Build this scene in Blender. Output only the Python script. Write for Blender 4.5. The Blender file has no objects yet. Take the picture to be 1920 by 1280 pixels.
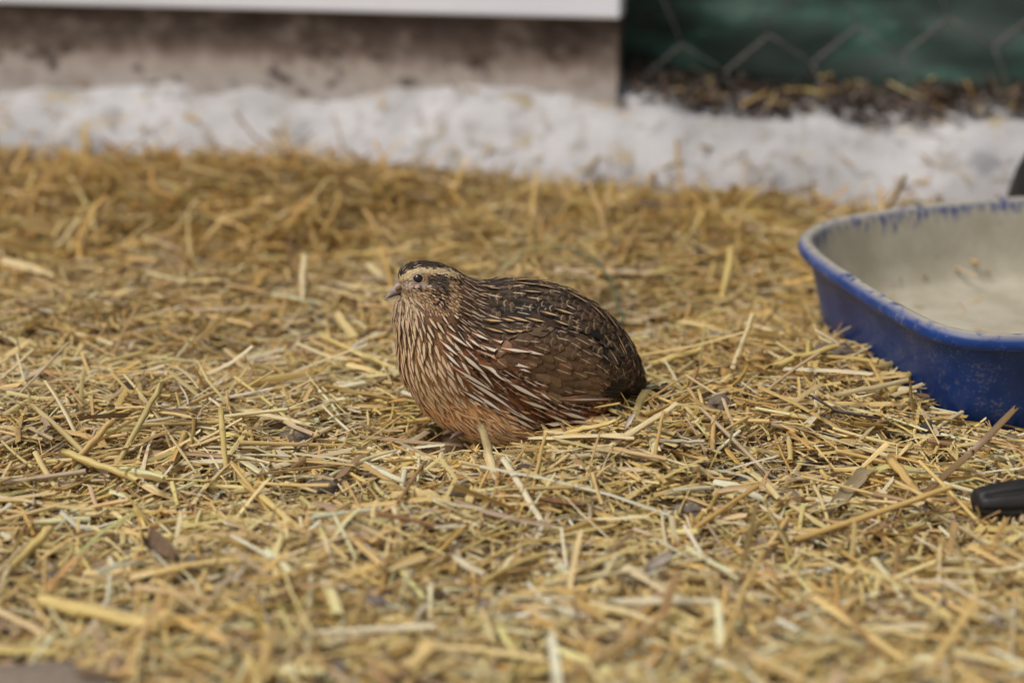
import bpy, bmesh, math, random
import numpy as np
from mathutils import Vector, noise
from mathutils.bvhtree import BVHTree

random.seed(7)
rng = np.random.default_rng(11)
sc = bpy.context.scene
COL = sc.collection

# ------------------------------------------------------------------ camera
CAM_H, PITCH, LENS = 0.373, math.radians(18.65), 55.0
FPX = 2933.0                                   # focal length in photo pixels (1920 wide)
cam_d = bpy.data.cameras.new('camera')
cam = bpy.data.objects.new('camera', cam_d)
COL.objects.link(cam)
cam.location = (0, 0, CAM_H)
cam.rotation_euler = (math.pi / 2 - PITCH, 0, 0)
cam_d.lens, cam_d.sensor_width = LENS, 36.0
cam_d.clip_start, cam_d.clip_end = 0.01, 500
cam_d.dof.use_dof = True
cam_d.dof.focus_distance = 0.955
cam_d.dof.aperture_fstop = 3.3
cam_d.dof.aperture_blades = 9
sc.camera = cam

# ------------------------------------------------------------------ sky and sun (soft overcast light)
SUN_EL, SUN_AZ = math.radians(58), math.radians(-122)      # azimuth measured from +Y clockwise
w = bpy.data.worlds.new('World')
sc.world = w
w.use_nodes = True
nt = w.node_tree
nt.nodes.clear()
sky = nt.nodes.new('ShaderNodeTexSky')
sky.sky_type = 'NISHITA'
sky.sun_disc = False
sky.sun_elevation = SUN_EL
sky.sun_rotation = SUN_AZ
sky.air_density, sky.dust_density, sky.ozone_density = 1.0, 4.0, 1.0
hs = nt.nodes.new('ShaderNodeHueSaturation')
hs.inputs['Saturation'].default_value = 0.22
bg = nt.nodes.new('ShaderNodeBackground')
bg.inputs['Strength'].default_value = 0.088
wo = nt.nodes.new('ShaderNodeOutputWorld')
nt.links.new(sky.outputs[0], hs.inputs['Color'])
nt.links.new(hs.outputs[0], bg.inputs['Color'])
nt.links.new(bg.outputs[0], wo.inputs[0])
sun_d = bpy.data.lights.new('sun', 'SUN')
sun_d.energy, sun_d.angle, sun_d.color = 2.2, math.radians(28), (1.0, 0.95, 0.87)
sun = bpy.data.objects.new('sun', sun_d)
COL.objects.link(sun)
sdir = Vector((math.sin(SUN_AZ) * math.cos(SUN_EL), math.cos(SUN_AZ) * math.cos(SUN_EL), math.sin(SUN_EL)))
sun.rotation_euler = sdir.to_track_quat('Z', 'Y').to_euler()
sun.location = sdir * 5
vs = sc.view_settings
vs.view_transform, vs.look, vs.gamma, vs.exposure = 'Standard', 'None', 1.0, 0.14
sc.cycles.max_bounces, sc.cycles.diffuse_bounces, sc.cycles.glossy_bounces, sc.cycles.transmission_bounces, sc.cycles.transparent_max_bounces = 5, 4, 2, 2, 8

# ------------------------------------------------------------------ measuring helpers
CP, SP = math.cos(PITCH), math.sin(PITCH)
def ray(px, py):
    x, z = (px - 960) / FPX, -(py - 640) / FPX
    return np.array([x, CP + z * SP, -SP + z * CP])
def onz(px, py, z=0.0):                        # photo pixel -> point of the horizontal plane z
    d = ray(px, py)
    return np.array([0, 0, CAM_H]) + d * ((z - CAM_H) / d[2])
def onplane(px, py, p0, n):
    d = ray(px, py); o = np.array([0, 0, CAM_H])
    return o + d * (np.dot(np.array(p0) - o, n) / np.dot(d, n))
def proj(p):
    p = np.asarray(p, float)
    x, y, z = p[..., 0], p[..., 1], p[..., 2] - CAM_H
    dep = y * CP - z * SP
    return np.stack([960 + FPX * x / dep, 640 - FPX * (y * SP + z * CP) / dep], -1)

def fbm(x, y, z=0.0, o=4):
    return noise.fractal(Vector((x, y, z)), 1.0, 2.0, o)

# ------------------------------------------------------------------ object helpers
def tag(o, label=None, cat=None, group=None, kind=None):
    if label: o['label'] = label
    if cat: o['category'] = cat
    if group: o['group'] = group
    if kind: o['kind'] = kind
    return o
def empty(name, loc=(0, 0, 0)):
    o = bpy.data.objects.new(name, None)
    o.empty_display_size = 0.02
    o.location = loc
    COL.objects.link(o)
    return o
def obj(name, me, mat, parent=None):
    o = bpy.data.objects.new(name, me)
    COL.objects.link(o)
    if mat and not me.materials: me.materials.append(mat)
    if parent is not None:
        o.parent = parent
        o.matrix_parent_inverse = parent.matrix_world.inverted() if parent.type != 'EMPTY' else \
            __import__('mathutils').Matrix.Translation(-Vector(parent.location))
    return o
def mesh_np(name, V, F, smooth=True, uv=None, attrs=None):
    """V (n,3), F (m,4) or (m,3) int array; uv per vertex; attrs name -> (n,3)"""
    V = np.ascontiguousarray(V, np.float32); F = np.ascontiguousarray(F, np.int32)
    me = bpy.data.meshes.new(name)
    k = F.shape[1]
    me.vertices.add(len(V)); me.vertices.foreach_set('co', V.ravel())
    me.loops.add(F.size); me.loops.foreach_set('vertex_index', F.ravel())
    me.polygons.add(len(F))
    me.polygons.foreach_set('loop_start', np.arange(0, F.size, k, dtype=np.int32))
    me.polygons.foreach_set('loop_total', np.full(len(F), k, np.int32))
    if smooth: me.polygons.foreach_set('use_smooth', np.ones(len(F), bool))
    if uv is not None:
        l = me.uv_layers.new(name='UVMap')
        l.data.foreach_set('uv', np.ascontiguousarray(np.asarray(uv, np.float32)[F.ravel()]).ravel())
    for an, av in (attrs or {}).items():
        a = me.attributes.new(an, 'FLOAT_COLOR', 'POINT')
        av = np.asarray(av, np.float32)
        a.data.foreach_set('color', np.concatenate([av, np.ones((len(av), 1), np.float32)], 1).ravel())
    me.update(calc_edges=True)
    me.validate()
    return me
def grid_faces(nu, nv, closed_u=False):
    """vertex index i*nv+j, i in nu rings, j along"""
    i = np.arange(nu if closed_u else nu - 1); j = np.arange(nv - 1)
    I, J = np.meshgrid(i, j, indexing='ij'); I2 = (I + 1) % nu
    return np.stack([I * nv + J, I2 * nv + J, I2 * nv + J + 1, I * nv + J + 1], -1).reshape(-1, 4)

# ------------------------------------------------------------------ node helpers
class NT:
    def __init__(s, name):
        s.m = bpy.data.materials.new(name); s.m.use_nodes = True
        s.t = s.m.node_tree; s.t.nodes.clear()
        s.out = s.t.nodes.new('ShaderNodeOutputMaterial')
        s.b = s.t.nodes.new('ShaderNodeBsdfPrincipled')
        s.t.links.new(s.b.outputs[0], s.out.inputs[0])
    def n(s, typ, **kw):
        x = s.t.nodes.new(typ)
        for k, v in kw.items(): setattr(x, k, v)
        return x
    def put(s, sock, v):
        if isinstance(v, bpy.types.NodeSocket): s.t.links.new(v, sock)
        elif isinstance(v, (tuple, list)) and len(v) == 3 and sock.type == 'RGBA': sock.default_value = (*v, 1)
        else: sock.default_value = v
    def math(s, op, a, b=0.0, c=0.0, clamp=False):
        x = s.n('ShaderNodeMath', operation=op, use_clamp=clamp)
        for i, v in enumerate((a, b, c)): s.put(x.inputs[i], v)
        return x.outputs[0]
    def step(s, v, lo, hi, a=0.0, b=1.0):      # smooth map range
        x = s.n('ShaderNodeMapRange', interpolation_type='SMOOTHSTEP')
        for i, q in enumerate((v, lo, hi, a, b)): s.put(x.inputs[i], q)
        return x.outputs[0]
    def mix(s, f, a, b, mode='MIX'):
        x = s.n('ShaderNodeMix', data_type='RGBA', blend_type=mode)
        s.put(x.inputs[0], f); s.put(x.inputs[6], a); s.put(x.inputs[7], b)
        return x.outputs[2]
    def noise(s, scale, detail=4, vec=None, rough=0.55, dist=0.0):
        x = s.n('ShaderNodeTexNoise')
        x.inputs['Scale'].default_value = scale; x.inputs['Detail'].default_value = detail
        x.inputs['Roughness'].default_value = rough; x.inputs['Distortion'].default_value = dist
        if vec is not None: s.put(x.inputs['Vector'], vec)
        return x.outputs[0]
    def coord(s, which='Object'):
        return s.n('ShaderNodeTexCoord').outputs[which]
    def mapping(s, vec, scale=(1, 1, 1), loc=(0, 0, 0), rot=(0, 0, 0)):
        x = s.n('ShaderNodeMapping')
        s.put(x.inputs[0], vec); x.inputs[1].default_value = loc; x.inputs[2].default_value = rot; x.inputs[3].default_value = scale
        return x.outputs[0]
    def attr(s, name):
        return s.n('ShaderNodeAttribute', attribute_name=name).outputs['Color']
    def sep(s, v):
        x = s.n('ShaderNodeSeparateXYZ'); s.put(x.inputs[0], v); return x.outputs
    def comb(s, a, b, c=0.0):
        x = s.n('ShaderNodeCombineXYZ')
        for i, v in enumerate((a, b, c)): s.put(x.inputs[i], v)
        return x.outputs[0]
    def ramp(s, f, stops):
        x = s.n('ShaderNodeValToRGB'); e = x.color_ramp.elements
        while len(e) < len(stops): e.new(0.5)
        for q, (p, c) in zip(e, stops): q.position = p; q.color = (*c, 1)
        s.put(x.inputs[0], f); return x.outputs[0]
    def bump(s, h, strength=0.5, dist=0.002):
        x = s.n('ShaderNodeBump'); x.inputs['Strength'].default_value = strength; x.inputs['Distance'].default_value = dist
        s.put(x.inputs['Height'], h); s.put(s.b.inputs['Normal'], x.outputs[0])
    def done(s, color=None, rough=0.6, spec=0.5):
        if color is not None: s.put(s.b.inputs['Base Color'], color)
        s.put(s.b.inputs['Roughness'], rough); s.put(s.b.inputs['Specular IOR Level'], spec)
        return s.m

def simple_mat(name, c1, c2, scale, rough=0.7, bump=0.4, bdist=0.001, detail=5, spec=0.4):
    t = NT(name); co = t.coord()
    n1 = t.noise(scale, detail, co); n2 = t.noise(scale * 4.3, detail, co)
    f = t.step(n1, 0.35, 0.65)
    c = t.mix(f, c1, c2)
    c = t.mix(t.math('MULTIPLY', n2, 0.5), c, tuple(x * 0.55 for x in c1))
    t.bump(t.math('ADD', n1, n2), bump, bdist)
    return t.done(c, rough, spec)

# straw: colour per stalk, grain along the stalk
t = NT('straw_fibre')
uvn = t.n('ShaderNodeUVMap', uv_map='UVMap').outputs[0]
u, v, _ = t.sep(uvn)
grain = t.noise(1.0, 3, t.comb(t.math('MULTIPLY', u, 7.0), t.math('MULTIPLY', v, 40.0)), 0.6)
blot = t.noise(1.0, 4, t.comb(t.math('MULTIPLY', u, 0.8), t.math('MULTIPLY', v, 150.0)), 0.6)
c = t.attr('Col')
c = t.mix(t.step(grain, 0.25, 0.75, 0.0, 0.55), c, t.mix(1.0, c, (0.58, 0.46, 0.34), 'MULTIPLY'))
c = t.mix(t.step(blot, 0.60, 0.80, 0.0, 0.55), c, (0.13, 0.085, 0.05))
c = t.mix(t.step(blot, 0.40, 0.22, 0.0, 0.35), c, (0.74, 0.66, 0.46))
t.bump(grain, 0.35, 0.0006)
tr = t.n('ShaderNodeBsdfTranslucent'); t.put(tr.inputs[0], c)
mx = t.n('ShaderNodeMixShader'); mx.inputs[0].default_value = 0.22
t.done(c, 0.36, 0.5)
t.t.links.new(t.b.outputs[0], mx.inputs[1]); t.t.links.new(tr.outputs[0], mx.inputs[2]); t.t.links.new(mx.outputs[0], t.out.inputs[0])
M_STRAW = t.m

# ------------------------------------------------------------------ wall frame: s along the wall, t back from the footing's foot
WA = math.atan2(-0.23, 1.099)
E1 = np.array([math.cos(WA), math.sin(WA), 0]); EN = np.array([-math.sin(WA), math.cos(WA), 0])
WO = np.array([0.0, 1.588, 0.0])
def wpt(s, t_, z): return WO + E1 * s + EN * t_ + np.array([0, 0, z])
def to_wall(x, y):
    d0, d1 = np.asarray(x) - WO[0], np.asarray(y) - WO[1]
    return d0 * E1[0] + d1 * E1[1], d0 * EN[0] + d1 * EN[1]

# ------------------------------------------------------------------ pan outline (world), used also to keep the straw out
PAN_RIM = np.array([(0.262, .932), (0.249, .966), (0.234, 1.023), (0.222, 1.078), (0.216, 1.133), (0.223, 1.168), (0.247, 1.202),
    (0.296, 1.235), (0.365, 1.266), (0.430, 1.284), (0.50, 1.300), (.555, 1.300), (.598, 1.274), (.616, 1.215), (.622, 1.14), (.616, 1.065),
    (.596, 1.005), (.555, .968), (.50, .947), (.42, .926), (.36, .913), (.318, .908), (.284, .912)])
def closed_spline(P, n):
    m = len(P); out = []
    for q in np.linspace(0, m, n, endpoint=False):
        i = int(q); f = q - i
        p0, p1, p2, p3 = (P[(i + k) % m] for k in (-1, 0, 1, 2))
        out.append(0.5 * (2 * p1 + (p2 - p0) * f + (2 * p0 - 5 * p1 + 4 * p2 - p3) * f * f + (3 * p1 - p0 - 3 * p2 + p3) * f ** 3))
    return np.array(out)
RIM = closed_spline(PAN_RIM, 160)
RC = np.array([0.42, 1.105])
def offset_loop(L, d):                          # inward offset of a loop (counter-clockwise or not, towards the centre)
    T = np.roll(L, -1, 0) - np.roll(L, 1, 0); T /= np.linalg.norm(T, axis=1)[:, None]
    N = np.stack([-T[:, 1], T[:, 0]], 1)
    s = np.sign(np.sum(N * (RC - L), 1))[:, None]
    return L + N * s * d
def inside_poly(P, x, y):
    x = np.asarray(x); y = np.asarray(y); c = np.zeros(x.shape, bool)
    for i in range(len(P)):
        (x1, y1), (x2, y2) = P[i - 1], P[i]
        cr = ((y1 > y) != (y2 > y)) & (x < (x2 - x1) * (y - y1) / (y2 - y1 + 1e-12) + x1)
        c ^= cr
    return c

# ------------------------------------------------------------------ ground relief
QY = 0.936                                      # the quail's middle plane
def gauss(x, y, cx, cy, sx, sy, r=0.0):
    dx, dy = x - cx, y - cy
    c, s = math.cos(r), math.sin(r)
    return np.exp(-(((dx * c + dy * s) / sx) ** 2 + ((-dx * s + dy * c) / sy) ** 2))
_k = rng.uniform(-1, 1, (26, 2)) ; _k /= np.linalg.norm(_k, axis=1)[:, None]
_f = rng.uniform(14, 70, 26); _p = rng.uniform(0, 6.28, 26)
def relief(x, y):
    x = np.asarray(x, float); y = np.asarray(y, float)
    h = np.zeros(np.broadcast(x, y).shape)
    for k, f, p in zip(_k, _f, _p):
        h += np.sin((x * k[0] + y * k[1]) * f + p) * 0.035 / f
    h += 0.018 * gauss(x, y, -0.50, 1.60, 0.42, 0.13, WA)          # heap against the footing, left
    h += 0.012 * gauss(x, y, -0.16, 1.55, 0.20, 0.10, WA)
    h -= 0.014 * gauss(x, y, -0.20, 1.10, 0.16, 0.07)              # hollow behind the near-left hump
    h += 0.010 * gauss(x, y, -0.22, 0.93, 0.20, 0.07)
    h += 0.010 * gauss(x, y, 0.21, 1.03, 0.06, 0.10)               # bank against the pan
    h += 0.006 * gauss(x, y, 0.09, 0.900, 0.05, 0.03)
    h -= 0.013 * gauss(x, y, -0.02, 0.905, 0.075, 0.050)
    h -= 0.006 * gauss(x, y, 0.15, 0.845, 0.05, 0.03)
    h += 0.010 * gauss(x, y, 0.0, 0.60, 0.5, 0.12)
    return h

# ------------------------------------------------------------------ ground
t = NT('trodden_soil'); co = t.coord()
n1 = t.noise(30, 6, co); n2 = t.noise(240, 5, co)
c = t.mix(t.step(n1, .35, .65), (0.22, 0.15, 0.08), (0.34, 0.25, 0.14)); c = t.mix(t.step(n2, .4, .7), c, (0.13, 0.09, 0.055))
t.bump(t.math('ADD', n1, n2), 0.8, 0.004)
M_SOIL = t.done(c, 0.9, 0.2)
xs = np.concatenate([[-60, -12, -4, -2], np.linspace(-1.3, 1.3, 131), [2, 4, 12, 60]])
ys = np.concatenate([[-60, -12, -4, -1], np.linspace(0.2, 2.2, 101), [3, 6, 12, 60]])
X, Y = np.meshgrid(xs, ys, indexing='ij')
Z = relief(X, Y) * np.exp(-np.maximum(0, np.hypot(X, Y - 1.1) - 1.2) * 4) - 0.008
Z = np.where(inside_poly(offset_loop(RIM, .022), X, Y), -.03, Z)          # the pan stands in a pressed-down place
ground = obj('ground', mesh_np('ground', np.stack([X, Y, Z], -1).reshape(-1, 3), grid_faces(len(xs), len(ys))[:, ::-1]), M_SOIL)
tag(ground, 'brown trodden soil under the straw', kind='structure')

# ------------------------------------------------------------------ footing, wall, tarpaulin, netting
t = NT('lime_plaster'); co = t.coord()
n1 = t.noise(9, 6, co); n2 = t.noise(38, 6, co, 0.65); n3 = t.noise(160, 4, co)
c = t.mix(t.step(n1, .35, .7), (0.49, 0.475, 0.485), (0.37, 0.36, 0.365))
c = t.mix(t.step(n2, .49, .64, 0, .8), c, (0.29, 0.265, 0.245))
c = t.mix(t.step(t.noise(22, 5, t.mapping(co, loc=(3, 1, 2))), .58, .68, 0, .75), c, (0.36, 0.285, 0.17))
c = t.mix(t.step(t.noise(17, 5, t.mapping(co, loc=(7, 4, 2))), .60, .68, 0, .75), c, (0.22, 0.215, 0.225))
c = t.mix(t.step(n3, .55, .8, 0, .35), c, (0.35, 0.31, 0.28))
t.bump(t.math('ADD', n2, t.math('MULTIPLY', n3, .3)), 0.6, 0.006)
M_PLASTER = t.done(c, 0.85, 0.25)

prof = [(-0.012, -0.03), (-0.002, -0.006), (0.010, 0.016), (0.024, 0.032), (0.040, 0.044), (0.058, 0.054), (0.076, 0.062), (0.094, 0.068), (0.115, 0.072), (0.16, 0.074), (0.22, 0.074), (0.34, 0.074)]
ss = np.linspace(-2.2, 2.2, 441)
V = np.zeros((len(ss), len(prof), 3))
for i, s in enumerate(ss):
    lump = fbm(s * 5, 0.3, 1.0, 3)
    low = -0.020 - 0.026 * max(-.7, min(.5, s)) + 0.019 * (1 / (1 + math.exp(-(s - 0.16) * 60)))
    for j, (a, b) in enumerate(prof):
        q = min(1, j / 5)
        e = 0.016 * fbm(s * 9, b * 22, 2.0, 4) * q + 0.004 * fbm(s * 30, a * 60 + b * 60, 5.0, 3) * q + 0.006 * lump + 0.005 * fbm(s * 16, a * 30 + b * 20, 7.0, 4) * q
        V[i, j] = wpt(s, a - e, b + 0.55 * e - low * q + (0.006 * fbm(s * 11, a * 12, 9.0, 3) if j > 6 else 0))
foot = obj('concrete_footing', mesh_np('concrete_footing', V.reshape(-1, 3), grid_faces(len(ss), len(prof))), M_PLASTER)
tag(foot, 'rough whitewashed concrete footing running along the back of the straw', 'footing')

def box_bm(bm, s0, s1, t0, t1, z0, z1, nx=1):
    vs_ = {}
    for i in range(nx + 1):
        s = s0 + (s1 - s0) * i / nx
        for a, tt in enumerate((t0, t1)):
            for b, z in enumerate((z0, z1)): vs_[i, a, b] = bm.verts.new(wpt(s, tt, z))
    for i in range(nx):
        for f in (((0, 0), (0, 1)), ((0, 1), (1, 1)), ((1, 1), (1, 0)), ((1, 0), (0, 0))):
            (a0, b0), (a1, b1) = f
            bm.faces.new((vs_[i, a0, b0], vs_[i, a1, b1], vs_[i + 1, a1, b1], vs_[i + 1, a0, b0]))
    for i in (0, nx): bm.faces.new([vs_[i, a, b] for a, b in ((0, 0), (0, 1), (1, 1), (1, 0))])
def bm_obj(name, bm, mat, parent=None, bevel=0.0, smooth=False):
    bmesh.ops.recalc_face_normals(bm, faces=bm.faces)
    if bevel: bmesh.ops.bevel(bm, geom=[e for e in bm.edges if e.calc_face_angle(0) > 0.6], offset=bevel, segments=2, affect='EDGES', profile=0.6)
    me = bpy.data.meshes.new(name); bm.to_mesh(me); bm.free()
    if smooth: me.polygons.foreach_set('use_smooth', np.ones(len(me.polygons), bool))
    return obj(name, me, mat, parent)

WALL_END = float(to_wall(*onplane(1157, 100, wpt(0, .085, 0), EN)[:2])[0])
def wall_z(px, py, t_): return float(onplane(px, py, wpt(0, t_, 0), EN)[2])
ZB = wall_z(600, 22, .078)                      # lower edge of the white board
t = NT('stained_render'); co = t.coord(); _, _, zz = t.sep(co)
n1 = t.noise(20, 6, t.mapping(co, scale=(1, 1, 1.5)), .66); n2 = t.noise(60, 6, t.mapping(co, scale=(1, 1, .35)), .6)
hgt = t.math('ADD', zz, t.math('MULTIPLY', t.math('SUBTRACT', n2, .5), .035))
c = t.ramp(t.step(hgt, 0.06, ZB + .01), [(0.0, (0.44, 0.405, 0.38)), (0.34, (0.43, 0.36, 0.315)), (0.52, (0.19, 0.14, 0.115)), (0.75, (0.085, 0.062, 0.050)), (1.0, (0.105, 0.077, 0.062))])
c = t.mix(t.step(n1, .51, .62, 0, .55), c, (0.27, 0.22, 0.19)); c = t.mix(t.step(n1, .47, .36, 0, .85), c, (0.05, 0.035, 0.027))
t.bump(t.math('ADD', n1, n2), .5, .004)
M_STAIN = t.done(c, .85, .25)
t = NT('white_board'); co = t.coord(); n1 = t.noise(7, 4, co); n2 = t.noise(50, 4, t.mapping(co, scale=(1, 1, .2)))
c = t.mix(t.step(n1, .4, .7), (0.84, 0.85, 0.92), (0.79, 0.80, 0.87)); c = t.mix(t.step(n2, .62, .8, 0, .3), c, (.45, .42, .4))
M_BOARD = t.done(c, .5, .4)
wall = empty('rendered_wall', tuple(wpt(WALL_END - 1, .09, .06)))
tag(wall, 'brown stained low wall with a white board above it, ending beside the green sheet', 'wall')
bm = bmesh.new(); box_bm(bm, -2.2, WALL_END, .090, .125, .045, ZB + .03, 60); bm_obj('base_course', bm, M_STAIN, wall)
bm = bmesh.new(); box_bm(bm, -2.2, WALL_END + .003, .078, .115, ZB, ZB + .9, 2); bm_obj('white_board', bm, M_BOARD, wall, .003)

t = NT('green_sheet'); co = t.coord()
n1 = t.noise(9, 4, t.mapping(co, scale=(1, 1, 2.4)), .55); n2 = t.noise(40, 4, co)
wv = t.n('ShaderNodeTexWave'); wv.inputs['Scale'].default_value = 240; t.put(wv.inputs['Vector'], t.mapping(co, rot=(.3, .2, .4)))
c = t.ramp(t.step(n1, .36, .66), [(0, (0.020, 0.033, 0.027)), (.45, (0.025, 0.046, 0.037)), (.8, (0.028, 0.080, 0.060)), (1, (0.075, 0.135, 0.110))])
c = t.mix(t.step(n2, .6, .8, 0, .4), c, (.05, .06, .05))
t.bump(wv.outputs[0], .3, .001)
M_TARP = t.done(c, .55, .4)
TT = .185
sl = np.linspace(WALL_END - .08, 2.0, 150); zl = np.linspace(.06, .95, 70)
V = np.zeros((len(sl), len(zl), 3))
for i, s in enumerate(sl):
    for j, z in enumerate(zl):
        V[i, j] = wpt(s, TT + .035 * fbm(s * 3 + z * 2, z * 7, 3.3, 4) + .02 * math.sin(z * 26 + s * 5) - .0, z)
tarp = obj('green_tarpaulin', mesh_np('green_tarpaulin', V.reshape(-1, 3), grid_faces(len(sl), len(zl))), M_TARP)
tag(tarp, 'dark green tarpaulin hanging in folds behind the wire netting', 'tarpaulin')

def tube_np(P, r, n=6, caps=True):
    """tube along polyline P; r scalar or per point; returns V, F"""
    P = np.asarray(P, float); m = len(P); r = np.broadcast_to(np.asarray(r, float), (m,))
    if caps:
        P = np.concatenate([P[:1], P, P[-1:]]); r = np.concatenate([[r[0] * .02], r, [r[-1] * .02]]); m += 2
    T = np.gradient(P, axis=0); T /= np.linalg.norm(T, axis=1)[:, None] + 1e-12
    up = np.array([0, 0, 1.0]) if abs(T[:, 2]).mean() < .8 else np.array([1.0, 0, 0])
    A = np.cross(T, up); A /= np.linalg.norm(A, axis=1)[:, None] + 1e-12; B = np.cross(A, T)
    th = np.linspace(0, 2 * math.pi, n, endpoint=False)
    V = P[None] + (np.cos(th)[:, None, None] * A[None] + np.sin(th)[:, None, None] * B[None]) * r[None, :, None]
    return V.reshape(-1, 3), grid_faces(n, m, True)
def join_np(parts):
    Vs, Fs, o = [], [], 0
    for V, F in parts: Vs.append(V); Fs.append(F + o); o += len(V)
    return np.concatenate(Vs), np.concatenate(Fs)

M_WIRE = simple_mat('galvanised_wire', (0.11, 0.10, 0.092), (0.17, 0.155, 0.145), 90, .5, .3)
netting = empty('wire_netting', tuple(wpt(.6, .125, .07)))
tag(netting, 'grey hexagonal wire netting stretched in front of the green tarpaulin', 'netting')
# hexagons whose twisted strands run diagonally
ang = math.radians(42); a1 = np.array([math.cos(ang), math.sin(ang)]); b1 = np.array([-a1[1], a1[0]])
TW, PX_, PY_ = .060, .052, .150                  # twist length, half pitch across, pitch along
strands = []
def net_pt(q, d=0.0):
    p = a1 * q[0] + b1 * q[1]
    return wpt(WALL_END + .02 + p[0], .125 + d + .006 * fbm(p[0] * 6, p[1] * 6, 1.5, 2), .10 + p[1])
ok = lambda q: (lambda p: -.03 < p[0] < 1.5 and -.04 < p[1] < .62)(a1 * q[0] + b1 * q[1])
for r in range(-24, 26):
    for k in range(-14, 34):
        q0 = np.array([k * PY_ + (PY_ / 2 if r % 2 else 0), r * PX_])
        q1 = q0 + [TW, 0]
        if ok(q0) and ok(q1):
            for ph in (0, math.pi):
                f = np.linspace(0, 1, 13)
                P = np.array([net_pt(q0 + (q1 - q0) * g + np.array([0, .0016 * math.cos(g * 16 + ph)]), .0016 * math.sin(g * 16 + ph)) for g in f])
                strands.append(('twist', tube_np(P, .0012, 5)))
        for sgn in (-1, 1):
            q2 = np.array([q1[0] + PY_ / 2 - TW, q1[1] + sgn * PX_])
            if ok(q1) and ok(q2):
                P = np.array([net_pt(q1 + (q2 - q1) * g) for g in np.linspace(0, 1, 4)])
                strands.append(('wire', tube_np(P, .0009, 5)))
for nm in ('twist', 'wire'):
    V, F = join_np([x for n_, x in strands if n_ == nm])
    tag(obj('twisted_strand' if nm == 'twist' else 'wire_strand', mesh_np(nm, V, F), M_WIRE, netting), kind='stuff')

# ------------------------------------------------------------------ blue pan
RIM_Z, BASE_Z = 0.069, -0.004
L0 = RIM
layers = [  # (offset inwards, z)
    (0.026, BASE_Z), (0.0235, BASE_Z + .003), (0.0185, .020), (0.0125, .042), (0.0080, .0555), (0.0070, .0580), (0.0022, .0580), (0.0006, .0595), (0.0, .062), (0.0003, .065),
    (0.002, .0682), (0.005, RIM_Z), (0.0085, .0685), (0.0105, .0668), (0.0118, .063), (0.014, .050), (0.019, .028), (0.0245, .010), (0.031, .0035), (0.045, .0022), (0.075, .0020)]
rings = [np.column_stack([offset_loop(L0, d), np.full(len(L0), z)]) for d, z in layers]
rings.append(np.column_stack([RC + (offset_loop(L0, .075) - RC) * .55, np.full(len(L0), .0022)]))
rings.append(np.column_stack([RC + (offset_loop(L0, .075) - RC) * .0004, np.full(len(L0), .0024)]))
V = np.stack(rings, 1)                           # (loop, layer, 3)
wob = np.array([[fbm(p[0] * 9, p[1] * 9, .5, 2) for p in L0]]).T
V[:, :, 2] += wob * .0015
pan_me = mesh_np('feed_pan', V.reshape(-1, 3), grid_faces(len(L0), V.shape[1], True))
t = NT('dusty_blue_plastic'); co = t.coord()
at = t.attr('Dust'); din, drim, dz = t.sep(at)
n1 = t.noise(26, 6, co, .6); n2 = t.noise(120, 5, co, .65); n3 = t.noise(420, 4, co, .6)
streak = t.noise(1, 5, t.mapping(co, scale=(330, 330, 30)), .6)
blue = t.mix(t.step(n1, .35, .65), (0.004, 0.029, 0.155), (0.008, 0.050, 0.230)); blue = t.mix(t.step(n2, .62, .8, 0, .5), blue, (0.015, 0.07, 0.27))
dustc = t.mix(t.step(n1, .3, .7), (0.44, 0.405, 0.325), (0.335, 0.30, 0.225)); dustc = t.mix(t.step(n2, .58, .75, 0, .5), dustc, (.19, .165, .11))
fin = t.step(t.math('ADD', t.math('ADD', t.math('MULTIPLY', streak, .8), t.math('MULTIPLY', n1, .55)), t.math('MULTIPLY', dz, 1.15)), .60, .78)           # inside: dusty but for streaks below the rim
a = t.math('MULTIPLY', din, fin)
b = t.math('MULTIPLY', drim, t.step(t.math('ADD', n2, t.math('MULTIPLY', t.math('SUBTRACT', n1, .5), .6)), .26, .52, .0, .92))
o_ = t.math('MULTIPLY', t.step(t.math('ADD', t.math('MULTIPLY', n3, .6), t.math('MULTIPLY', n1, .55)), .60, .78), .36)
sc_ = t.math('MULTIPLY', t.step(t.noise(7, 3, co), .52, .66), t.step(t.noise(1, 5, t.mapping(co, scale=(210, 210, 90), loc=(2, 3, 5)), .7), .53, .66))
o_ = t.math('MAXIMUM', o_, t.math('MULTIPLY', sc_, .75))
f = t.math('MAXIMUM', t.math('MAXIMUM', a, b), t.math('MULTIPLY', o_, t.math('SUBTRACT', 1.0, din)))
t.bump(t.math('ADD', n2, n3), .15, .0008)
M_PAN = t.done(t.mix(f, blue, dustc), t.math('ADD', .38, t.math('MULTIPLY', f, .45)), .45)
nL = V.shape[1]
dust = np.zeros((len(L0), nL, 3))
dust[:, 13:, 0] = 1.0; dust[:, 12, 0] = .8
dust[:, 10:14, 1] = (.55, 1, 1, .6)
zrel = np.clip((.066 - V[:, :, 2]) / .03, 0, 1); dust[:, :, 2] = zrel * .35
a_ = pan_me.attributes.new('Dust', 'FLOAT_COLOR', 'POINT')
a_.data.foreach_set('color', np.concatenate([dust.reshape(-1, 3), np.ones((dust.shape[0] * nL, 1))], 1).astype(np.float32).ravel())
tag(obj('feed_pan', pan_me, M_PAN), 'blue plastic pan with a rounded lip and dusty whitish inside', 'pan')
PAN_FOOT = offset_loop(L0, .016)
PAN_FLOOR = offset_loop(L0, .034)

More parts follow.
